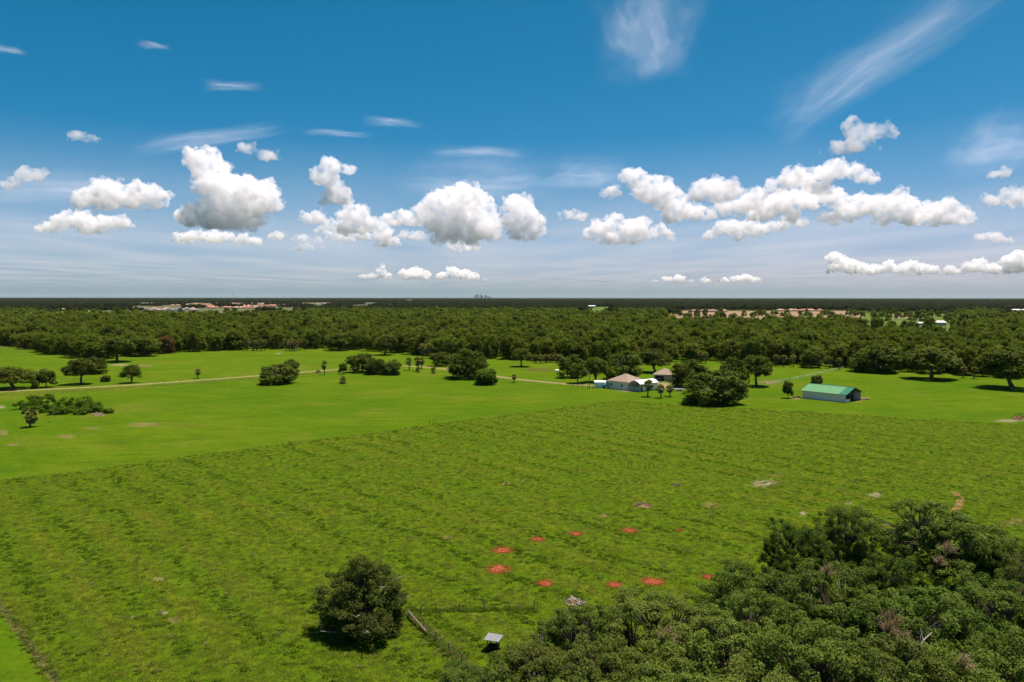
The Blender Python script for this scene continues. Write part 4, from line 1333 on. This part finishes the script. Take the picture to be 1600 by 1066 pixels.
for i in range(16):
    bl.box((rng.uniform(-1.6, 1.6), rng.uniform(-.6, .6), rng.uniform(.1, .5)), (rng.uniform(.5, 1.6), rng.uniform(.15, .5), rng.uniform(.1, .4)), rng.uniform(0, 3))
tag(obj('timber_heap', bl.mesh('timber_heap', M['tan_wall']), None, at(1352, 624)), 'heap of pale timber and junk beside the open end of the barn', 'heap')
bl = MB()
for i in range(12):
    bl.box((rng.uniform(-1.4, 1.4), rng.uniform(-.6, .6), rng.uniform(.1, .35)), (rng.uniform(.4, 1.2), rng.uniform(.15, .5), rng.uniform(.1, .5)), rng.uniform(0, 3))
tag(obj('scrap_heap', bl.mesh('scrap_heap', M['rubble']), None, at(1244, 621)), 'low scrap heap between the small tree and the barn wall', 'heap')

def brush_pile(u, v, w, h, lab, mat, n_=60, name='brush_pile'):
    c = at(u, v)
    e = empty(name, c, lab, 'brush pile')
    g = random.Random(int(u))
    mb = MB()
    for i in range(n_):
        a, r = g.uniform(0, 6.28), w * .5 * math.sqrt(g.random())
        z = h * max(0.05, 1 - (r / (w * .5)) ** 2) * g.uniform(.3, 1)
        d = Vector((g.uniform(-1, 1), g.uniform(-1, 1), g.uniform(-.3, .5))).normalized() * g.uniform(.4, 1.1) * min(1, w / 3)
        b = Vector((math.cos(a) * r, math.sin(a) * r, z))
        mb.tube([b - d, b + Vector((0, 0, .05)), b + d], [.05, .045, .02], 4)
    obj('sticks', mb.mesh('sticks', mat), e)
    mb = MB()
    n2 = 16
    vs = [(0, 0, h * .6)]
    for r, z in ((.5, .42), (.8, .16), (1, -.02)):
        for k in range(n2):
            t = 6.283 * k / n2
            q_ = g.uniform(.85, 1.1)
            vs.append((math.cos(t) * r * w * .5 * q_, math.sin(t) * r * w * .5 * q_, z * h * (g.uniform(.7, 1.2) if r < 1 else 1)))
    fs = [(0, 1 + k, 1 + (k + 1) % n2) for k in range(n2)]
    for r in (0, 1):
        fs += [(1 + r * n2 + k, 1 + (r + 1) * n2 + k, 1 + (r + 1) * n2 + (k + 1) % n2, 1 + r * n2 + (k + 1) % n2) for k in range(n2)]
    mb.add(vs, fs)
    obj('soil_mound', mb.mesh('soil_mound', M['rubble']), e)
brush_pile(1594, 655, 4.6, 1.8, 'brown heap of earth and brush beside pale sand on the mown field', M['bark'])
brush_pile(897, 942, 2.0, .6, 'pale brush heap at the tip of the grove', M['deadwood'], 50)
brush_pile(1006, 791, 2.6, .5, 'low brown brush heap out in the rough field', M['twig'], 50)
brush_pile(1056, 758, 1.5, .35, 'tiny dark heap of sticks in the rough field', M['bark'], 30)
brush_pile(155, 650, 3.4, .8, 'pinkish heap of cut brush against the bramble thicket', M['tan_wall'], 60)
brush_pile(497, 583, 2.6, 1.6, 'brown bush remains at the foot of the tall roadside palm', M['bark'], 60)

# ------------------------------------------------------------------ house, carport, shed, garage
def hip(m, L, W, z0, z1, ov, ridge=0.0, t=.12):
    e = [(-ov, -ov, z0), (L + ov, -ov, z0), (L + ov, W + ov, z0), (-ov, W + ov, z0)]
    r0, r1 = (L / 2 - ridge / 2, W / 2, z1), (L / 2 + ridge / 2, W / 2, z1)
    m.add(e + [r0, r1] + [(p[0], p[1], p[2] - t) for p in e], [(0, 1, 5, 4), (1, 2, 5), (2, 3, 4, 5), (3, 0, 4), (0, 6, 7, 1), (1, 7, 8, 2), (2, 8, 9, 3), (3, 9, 6, 0), (9, 8, 7, 6)])
P1, P2 = at(950.5, 607), at(981, 610.5)
hx = P2 - P1
HL = hx.length
he = empty('house', P1, 'single-storey house with pale green walls and a brown hip roof', 'house', None, local(P1, hx))
HW = 9.6
pc('wall', lambda m: m.box((HL / 2, HW / 2, 1.55), (HL, HW, 3.1)), M['teal_wall'], he)
pc('roof', lambda m: hip(m, HL, HW, 3.2, 5.8, .5, .6), M['shingle'], he)
def window(par, x, y, z, w_, h_, ny=-1):
    fr = MB()
    for (cx, cz, sx, sz_) in ((0, h_ / 2, w_ + .16, .09), (0, -h_ / 2, w_ + .16, .09), (-w_ / 2, 0, .09, h_ - .09), (w_ / 2, 0, .09, h_ - .09), (0, 0, .05, h_ - .09)):
        fr.box((x + cx, y + ny * .03, z + cz), (sx, .08, sz_))
    o = obj('window', fr.mesh('window_frame', M['white']), par)
    pa = MB()
    pa.box((x, y + ny * .012, z), (w_ - .09, .03, h_ - .09))
    obj('pane', pa.mesh('pane', M['glass']), o)
window(he, HL * .16, 0, 1.75, .95, 1.2)
window(he, HL * .70, 0, 1.65, .95, 1.2)
pc('porch_light', lambda m: m.box((HL * .45, -.05, 2.4), (.15, .12, .25)), M['white'], he)
# carport, its long axis along the hidden side of the house
ca = Vector((-hx.y, hx.x, 0)).normalized()
cf = P2 + hx.normalized() * .9
ce = empty('metal_carport', cf, 'white metal carport with hanging shade cloth beside the house', 'carport', None, local(cf, hx))
CWd, CL, CE, CR = 5.0, 10.8, 3.0, 4.1
def carroof(m):
    nseg = 8
    prof = [(-.25, CE - .1)] + [(CWd * i / nseg, CE + (CR - CE) * math.sin(math.pi * i / nseg) ** .8) for i in range(nseg + 1)] + [(CWd + .25, CE - .1)]
    for i in range(len(prof) - 1):
        (x0, z0), (x1, z1) = prof[i], prof[i + 1]
        m.slab([(x0, -.3, z0), (x1, -.3, z1), (x1, CL, z1), (x0, CL, z0)], .05)
pc('roof', carroof, M['white'], ce)
for i in range(5):
    for x in (.06, CWd - .06):
        pc('post', lambda m: m.box((x, .1 + (CL - .2) * i / 4, CE / 2), (.1, .1, CE)), M['white'], ce)
pc('side_wall', lambda m: m.box((CWd - .0, CL / 2 + .6, CE / 2 + .15), (.05, CL - 1.6, CE - .5)), M['white'], ce)
pc('back_wall', lambda m: m.box((CWd / 2, CL - .1, CE / 2), (CWd - .3, .05, CE)), M['inside'], ce)
def cloth(m):
    n_ = 14
    for k in range(n_):
        x0, x1 = .15 + (CWd - .3) * k / n_, .15 + (CWd - .3) * (k + 1) / n_
        y = .12 * math.sin(k * 1.9)
        y2 = .12 * math.sin((k + 1) * 1.9)
        zt0, zt1 = 2.35 - .5 * math.sin(math.pi * k / n_), 2.35 - .5 * math.sin(math.pi * (k + 1) / n_)
        m.slab([(x0, y, .1), (x1, y2, .1), (x1, y2 * .4, zt1), (x0, y * .4, zt0)], .02)
pc('shade_cloth', cloth, M['net'], ce)
# white shed
S1 = at(929, 606)
se = empty('white_shed', S1, 'small white metal shed with a low gable roof', 'shed', None, math.radians(-12))
pc('wall', lambda m: m.box((2.1, 1.6, 1.1), (4.2, 3.2, 2.2)), M['white'], se)
def shedroof(m):
    m.slab([(-.15, -.2, 2.2), (4.35, -.2, 2.2), (4.35, 1.6, 2.75), (-.15, 1.6, 2.75)], .05)
    m.slab([(-.15, 1.6, 2.75), (4.35, 1.6, 2.75), (4.35, 3.4, 2.2), (-.15, 3.4, 2.2)], .05)
pc('roof', shedroof, M['white'], se)
dr = pc('door', lambda m: m.box((3.2, -.03, .95), (.85, .05, 1.9)), M['paleroof'], se)
pc('handle', lambda m: m.box((3.5, -.08, .95), (.05, .05, .2)), M['steel'], dr)
# tarp-covered machine
T1 = at(948, 607)
te = empty('covered_tractor', T1, 'machine under a bright blue cover between the white shed and the house', 'vehicle', None, math.radians(15))
def cover(m):
    n_ = 10
    prof = [(-.9, .7), (-.85, 1.5), (-.3, 2.2), (.3, 2.25), (.8, 1.6), (.9, .7)]
    for k in range(len(prof) - 1):
        (x0, z0), (x1, z1) = prof[k], prof[k + 1]
        m.slab([(x0, -.7, z0), (x1, -.7, z1), (x1, 1.6, z1 * .85), (x0, 1.6, z0 * .85)], .05)
    m.add([(p[0], -.69, p[1]) for p in prof], [tuple(range(len(prof)))])
pc('cover', cover, M['tarp'], te)
for sx in (-.75, .75):
    for y in (-.4, 1.3):
        pc('wheel', lambda m: m.tube([(sx - .12, y, .42), (sx + .12, y, .42)], [.42, .42], 14), M['black'], te)
# garage
G1, G2 = at(1021.7, 595), at(1053, 596)
gx_ = G2 - G1
GL, GW = gx_.length, 8.5
ge = empty('garage', G1, 'tan detached garage with a brown hip roof and a wide dark doorway', 'garage', None, local(G1, gx_))
def gwall(m):
    d0, d1, dh = .5, 4.3, 2.25
    m.box((d0 / 2, .1, 1.35), (d0, .2, 2.7))
    m.box(((d1 + GL) / 2, .1, 1.35), (GL - d1, .2, 2.7))
    m.box(((d0 + d1) / 2, .1, (dh + 2.7) / 2), (d1 - d0, .2, 2.7 - dh))
    m.box((.1, GW / 2 + .1, 1.35), (.2, GW - .2, 2.7))
    m.box((GL - .1, GW / 2 + .1, 1.35), (.2, GW - .2, 2.7))
    m.box((GL / 2, GW - .1, 1.35), (GL - .4, .2, 2.7))
pc('wall', gwall, M['tan_wall'], ge)
pc('roof', lambda m: hip(m, GL, GW, 2.75, 5.0, .5, .8), M['shingle'], ge)
pc('floor_slab', lambda m: m.box((GL / 2, GW / 2, .03), (GL - .42, GW - .42, .06)), M['inside'], ge)
pc('door_trim', lambda m: (m.box((2.4, -.03, 2.3), (4.0, .05, .14)), m.box((.45, -.03, 1.1), (.12, .05, 2.2)), m.box((4.35, -.03, 1.1), (.12, .05, 2.2))), M['white'], ge)
pc('stored_boat', lambda m: m.box((2.0, 3.0, .8), (2.2, 3.5, .7)), M['steel'], ge)
# trailer
R1 = at(1061, 611)
re_ = empty('flatbed_trailer', R1, 'low white flatbed trailer on the edge of the yard', 'trailer', None, math.radians(-8))
pc('deck', lambda m: m.box((0, 0, .62), (4.3, 1.8, .16)), M['white'], re_)
pc('side_rail', lambda m: (m.box((0, -.88, .82), (4.3, .05, .22)), m.box((0, .88, .82), (4.3, .05, .22))), M['white'], re_)
pc('drawbar', lambda m: m.tube([(-2.1, 0, .55), (-3.4, 0, .45)], [.06, .05], 6), M['steel'], re_)
for x in (-.4, .5):
    for y in (-.8, .8):
        pc('wheel', lambda m: m.tube([(x, y - .1, .32), (x, y + .1, .32)], [.32, .32], 14), M['black'], re_)
# utility pole
U1 = at(921, 608)
ue = empty('utility_pole', U1, 'timber utility pole with a transformer beside the road to the house', 'utility pole')
pc('pole', lambda m: m.tube([(0, 0, -.3), (0, 0, 4), (0, 0, 8)], [.16, .14, .11], 8), M['timber'], ue)
pc('crossarm', lambda m: m.box((0, 0, 7.6), (1.6, .1, .12)), M['timber'], ue)
pc('transformer', lambda m: m.tube([(-.35, 0, 6.2), (-.35, 0, 7.0)], [.26, .26], 10), M['galv'], ue)
# water tank
W1 = at(870.5, 583)
we = empty('water_tank', W1, 'small white water tank on a stand beside the marshy hollow', 'tank')
pc('tank', lambda m: m.tube([(-.85, 0, 1.1), (-.8, 0, 1.1), (.8, 0, 1.1), (.85, 0, 1.1)], [.4, .6, .6, .4], 14), M['white'], we)
for x in (-.55, .55):
    pc('stand', lambda m: m.box((x, 0, .3), (.12, .8, .6)), M['steel'], we)

# ------------------------------------------------------------------ far buildings
def far_house(i, wallm='paleroof'):
    mb = MB()
    mb.box((7, 5.5, 1.5), (14, 11, 3.0), 0, 0)
    m2 = MB()
    hip(m2, 14, 11, 3.0, 6.4, .6, 4.5)
    mb.add(m2.v, m2.f, 1)
    m3 = MB()
    hip(m3, 6, 7, 2.95, 4.9, .5, 1.5)
    mb.box((3, -2.0, 1.45), (6, 7, 2.9), 0, 0)
    mb.add([(p[0], p[1] - 5.5, p[2]) for p in m3.v], m3.f, 1)
    return mb.mesh('suburban_house', [M['tan_wall'] if i % 2 else M[wallm], M['tile%d' % i]])
FHM = [far_house(i) for i in range(5)]
def fhouse(u, v, i, lab, grp):
    p = at(u, v)
    o = obj('suburban_house', FHM[i], None, (p.x, p.y, 0.05))
    o.rotation_euler = (0, 0, rng.uniform(-.25, .25) + rng.choice((0, 1.57)))
    s = rng.uniform(.95, 1.3)
    o.scale = (s, s, 1.1)
    tag(o, lab, 'house', grp)
for v, n_, u0, u1 in ((482.5, 13, 318, 400), (480.5, 17, 290, 465), (478.8, 19, 262, 470), (477.2, 16, 262, 470), (476, 14, 300, 480)):
    for k in range(n_):
        fhouse(u0 + (u1 - u0) * (k + rng.uniform(.2, .8)) / n_, v + rng.uniform(-.4, .4), rng.choice((0, 0, 1, 1, 2, 3)), 'terracotta-roofed house in the distant housing estate beyond the forest', 'distant terracotta houses')
for v, n_, u0, u1 in ((487, 7, 215, 300), (485, 8, 218, 305), (476.5, 12, 480, 575), (475, 9, 500, 585)):
    for k in range(n_):
        fhouse(u0 + (u1 - u0) * (k + rng.uniform(.2, .8)) / n_, v + rng.uniform(-.4, .4), rng.choice((3, 4, 4)), 'grey-roofed house beside the distant terracotta estate', 'distant grey-roofed houses')
for v, n_, u0, u1 in ((487.5, 9, 1088, 1135), (486.5, 11, 1220, 1278)):
    for k in range(n_):
        fhouse(u0 + (u1 - u0) * (k + rng.uniform(.2, .8)) / n_, v, rng.choice((2, 3, 4)), 'new house behind the graded building site', 'new houses by the building site')
def shed_far(u, v, L, W, h, lab, mat='white', name='warehouse', rz=0):
    p = at(u, v)
    e = empty(name, (p.x, p.y, .05), lab, 'building', None, rz)
    pc('wall', lambda m: m.box((0, W / 2, h / 2), (L, W, h)), M['paleroof'], e)
    def rf(m):
        m.slab([(-L / 2 - .5, -.5, h), (L / 2 + .5, -.5, h), (L / 2 + .5, W / 2, h + W * .14), (-L / 2 - .5, W / 2, h + W * .14)], .1)
        m.slab([(-L / 2 - .5, W / 2, h + W * .14), (L / 2 + .5, W / 2, h + W * .14), (L / 2 + .5, W + .5, h), (-L / 2 - .5, W + .5, h)], .1)
    pc('roof', rf, M[mat], e)
    for k in range(4):
        pc('door', lambda m: m.box((-L * .36 + k * L * .24, -.06, h * .38), (L * .06, .1, h * .76)), M['steel'], e)
shed_far(1465, 508.5, 22, 14, 4.0, 'bright white shed in the grassy clearing beyond the forest')
shed_far(1432, 508.0, 30, 10, 2.6, 'long low pale shed next to the bright white shed', 'paleroof')
shed_far(925, 481.5, 22, 14, 7, 'white building on the bright green field beyond the forest')
shed_far(640, 471.6, 70, 40, 9, 'large white warehouse near the horizon')
shed_far(1263, 499, 12, 8, 4, 'white cabin among trees on the building site')
shed_far(1484, 489.5, 20, 12, 6, 'small white farm building near the grey poles by the horizon')
shed_far(1500, 489.0, 24, 12, 6, 'white farm building with a twin close by, near the horizon')
shed_far(1592, 488.6, 30, 14, 7, 'white building on the bright field by the horizon')
def mast(u, vb, vt, D, r, lab, name='radio_mast', grp=None):
    p = at_y(u, 465, D)
    h = HC + (465 - vt) * D / F
    e = empty(name, (p.x, D, 0), lab, 'mast', grp)
    pc('shaft', lambda m: m.tube([(0, 0, -1), (0, 0, h * .6), (0, 0, h)], [r, r * .8, r * .5], 6), M['steel'], e)
    pc('crossarm', lambda m: m.box((0, 0, h * .93), (r * 7, r * .8, r * .8)), M['steel'], e)
mast(364, 465, 456, 5200, 1.4, 'tall radio mast rising over the forest horizon')
mast(320, 465, 459.5, 6000, 1.2, 'shorter radio mast on the forest horizon')
mast(1145, 465, 461, 6500, 1.2, 'faint mast on the horizon beyond the building site')
for u in (1293, 1299, 1306):
    mast(u, 0, 470.5, 2300, .38, 'slim grey power pole behind the building site', 'power_pole', 'power poles behind the building site')
for u in (1408, 1413):
    mast(u, 0, 470, 2400, .34, 'slim grey power pole above the far grassy clearing', 'power_pole', 'power poles above the clearing')
for u in (1521, 1526, 1532, 1538):
    mast(u, 0, 470.5, 1900, .34, 'pale power pole in the close row of four near the horizon', 'power_pole', 'row of four power poles')
# downtown skyline
rr = random.Random(9)
DS = 22000
for i, (u, vt, w_) in enumerate(((742, 462.2, 1.6), (745, 460.6, 2.2), (748.5, 461.4, 1.6), (751, 460.4, 1.5), (754, 462.4, 2.2), (758.5, 461.6, 2.6), (762, 462.8, 2.0), (766, 463.4, 2.0))):
    k = DS / F
    p = at_y(u, 465, DS)
    h = HC + (465 - vt) * k
    e = empty('office_tower', (p.x, DS + rr.uniform(-300, 300), 0), 'hazy office tower in the small skyline on the horizon', 'tower', 'skyline on the horizon')
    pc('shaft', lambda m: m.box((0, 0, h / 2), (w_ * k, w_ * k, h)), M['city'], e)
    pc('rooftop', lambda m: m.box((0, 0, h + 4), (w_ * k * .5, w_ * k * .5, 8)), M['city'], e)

# ------------------------------------------------------------------ high cloud
# high thin cloud: a wide veil of ice cloud far off, and separate streaks
def cirrus_mat(name, kind):
    q = NT(name)
    P = q.pos()
    mp_ = q.n('ShaderNodeMapping')
    q.put(mp_.inputs[0], P)
    if kind == 'veil':
        mp_.inputs['Scale'].default_value = (1 / 26000, 1 / 70000, 0)
        mp_.inputs['Rotation'].default_value = (0, 0, math.radians(20))
        a = q.noise(mp_.outputs[0], 1.3, 5, 0.5)
        d_ = q.n('ShaderNodeVectorMath', operation='LENGTH')
        q.put(d_.inputs[0], P)
        al = q.math('MULTIPLY', q.mapr(a, 0.25, 0.75, .30, 1.0), q.math('MULTIPLY', q.mapr(d_.outputs['Value'], 45000, 105000, 0.0, 0.52), q.mapr(d_.outputs['Value'], 120000, 900000, 1.0, 0.62)))
    else:
        uv = q.n('ShaderNodeUVMap').outputs[0]
        seed = q.math('MULTIPLY', q.n('ShaderNodeObjectInfo').outputs['Random'], 40)
        cb = q.n('ShaderNodeCombineXYZ')
        q.put(cb.inputs[0], seed)
        q.put(cb.inputs[1], seed)
        base = q.vadd(uv, cb.outputs[0])
        wv = q.vadd(q.vadd(q.noise(base, 2.2, 4, .6, True), (.5, .5, .5), 'SUBTRACT'), (.75, .75, 0), 'MULTIPLY')
        uw = q.vadd(uv, wv)
        s2_ = q.n('ShaderNodeSeparateXYZ')
        q.put(s2_.inputs[0], uw)
        m3_ = q.n('ShaderNodeMapping')
        q.put(m3_.inputs[0], q.vadd(base, q.vadd(wv, (.5, .5, 0), 'MULTIPLY')))
        m3_.inputs['Scale'].default_value = (1.6, 4.2, 1)
        fib = q.noise(m3_.outputs[0], 1.8, 9, .62)
        ex = q.mapr(q.math('ABSOLUTE', q.math('SUBTRACT', s2_.outputs[0], .5)), .08, .5, 1, 0)
        ey = q.mapr(q.math('ABSOLUTE', q.math('SUBTRACT', s2_.outputs[1], .5)), .02, .46, 1, 0)
        sep2 = q.n('ShaderNodeSeparateXYZ')
        q.put(sep2.inputs[0], uv)
        hx_ = q.mapr(q.math('ABSOLUTE', q.math('SUBTRACT', sep2.outputs[0], .5)), .3, .5, 1, 0)
        hy_ = q.mapr(q.math('ABSOLUTE', q.math('SUBTRACT', sep2.outputs[1], .5)), .3, .5, 1, 0)
        em = q.math('MULTIPLY', q.math('MULTIPLY', q.math('POWER', ex, 1.2), q.math('POWER', ey, 1.5)), q.math('MULTIPLY', hx_, hy_))
        al = q.math('MULTIPLY', q.mapr(fib, .28, .85, .15, 1), q.math('MULTIPLY', em, .26), True)
    tr = q.n('ShaderNodeBsdfTransparent')
    df = q.n('ShaderNodeBsdfTranslucent')
    df.inputs[0].default_value = (.80, .78, .76, 1) if kind != 'veil' else (.35, .36, .36, 1)
    ms = q.n('ShaderNodeMixShader')
    q.put(ms.inputs[0], al)
    q.t.links.new(tr.outputs[0], ms.inputs[1])
    q.t.links.new(df.outputs[0], ms.inputs[2])
    q.t.links.new(ms.outputs[0], q.out.inputs[0])
    q.t.nodes.remove(q.bsdf)
    return q.mat
ALT = 9000
vb = MB()
rings = [40000, 60000, 90000, 130000, 190000, 280000, 430000, 800000, 1500000, 3000000, 8000000]
nn_ = 48
for R in rings:
    for k in range(nn_):
        t = 2 * math.pi * k / nn_
        vb.v.append((math.cos(t) * R, math.sin(t) * R, ALT))
for i in range(len(rings) - 1):
    for k in range(nn_):
        vb.f.append((i * nn_ + k, i * nn_ + (k + 1) % nn_, (i + 1) * nn_ + (k + 1) % nn_, (i + 1) * nn_ + k))
        vb.m.append(0)
veil = obj('cirrus_veil', vb.mesh('cirrus_veil', cirrus_mat('cirrus_veil', 'veil')))
tag(veil, 'thin white veil of high cloud towards the horizon', 'cloud', kind='stuff')
CM = cirrus_mat('cirrus_streak', 'streak')
def cirrus(corners, label, nx_=12, ny_=6):
    """a thin, gently waved sheet of ice cloud; corners seen in the photograph, all at the same altitude"""
    c = [at(u, v, ALT - 800) for u, v in corners]
    vs, fs, uv = [], [], []
    for j in range(ny_ + 1):
        for i in range(nx_ + 1):
            s, t = i / nx_, j / ny_
            p = (c[0] * (1 - s) + c[1] * s) * (1 - t) + (c[3] * (1 - s) + c[2] * s) * t
            vs.append((p.x, p.y, p.z + 120 * math.sin(3 * s + 2 * t)))
            uv.append((s, t))
    for j in range(ny_):
        for i in range(nx_):
            a = j * (nx_ + 1) + i
            fs.append((a, a + 1, a + nx_ + 2, a + nx_ + 1))
    me = bpy.data.meshes.new('cirrus')
    me.from_pydata(vs, [], fs)
    ul = me.uv_layers.new(name='UVMap')
    for l in me.loops:
        ul.data[l.index].uv = uv[l.vertex_index]
    me.materials.append(CM)
    tag(obj('cirrus_cloud', me), label, 'cloud', 'high streaky clouds')
cirrus([(1230, 260), (1760, -70), (1560, -130), (1150, 150)], 'long diagonal feathery streak crossing the blue')
cirrus([(940, 160), (860, -60), (1140, -90), (1110, 130)], 'broad feathery wisp high in the blue')
cirrus([(660, 250), (830, 255), (840, 222), (670, 225)], 'soft short streak above the dome-shaped cloud')
cirrus([(460, 218), (600, 222), (580, 198), (465, 200)], 'thin short streak above the ragged cloud column')
cirrus([(300, 150), (430, 150), (420, 118), (310, 125)], 'pale smear high above the towering cloud')
cirrus([(210, 85), (275, 85), (270, 60), (205, 64)], 'tiny pale streak high in the deep blue')
cirrus([(820, 310), (1010, 300), (1000, 225), (860, 228)], 'combed wisps beside the knobbly stair-like cloud')
cirrus([(-40, 95), (50, 92), (45, 66), (-40, 66)], 'small pale streak at the edge of the deep blue')
cirrus([(560, 205), (670, 205), (665, 178), (555, 180)], 'faint streak high between two cloud columns')

cirrus([(600, 330), (900, 330), (880, 205), (620, 215)], 'wide faint veil of streaks behind the dome-shaped cloud')
cirrus([(1450, 300), (1680, 270), (1680, 120), (1480, 150)], 'wide faint veil beside the bright arrowhead cloud')
cirrus([(180, 260), (480, 215), (470, 170), (200, 215)], 'long faint slanting streak above the towering cloud')
cirrus([(-60, 330), (260, 320), (280, 250), (-60, 260)], 'wide faint veil round the small hook-shaped cloud')
# ------------------------------------------------------------------ haze
hm = bpy.data.materials.new('haze')
hm.use_nodes = True
nt = hm.node_tree
nt.nodes.remove(nt.nodes['Principled BSDF'])
pv = nt.nodes.new('ShaderNodeVolumePrincipled')
pv.inputs['Color'].default_value = (.86, .92, .97, 1)
pv.inputs['Density'].default_value = 7e-6
nt.links.new(pv.outputs[0], nt.nodes['Material Output'].inputs['Volume'])
hb = MB()
hb.box((0, 0, 74), (150000, 150000, 150))
tag(obj('haze', hb.mesh('haze', hm)), 'thin summer haze', kind='stuff')
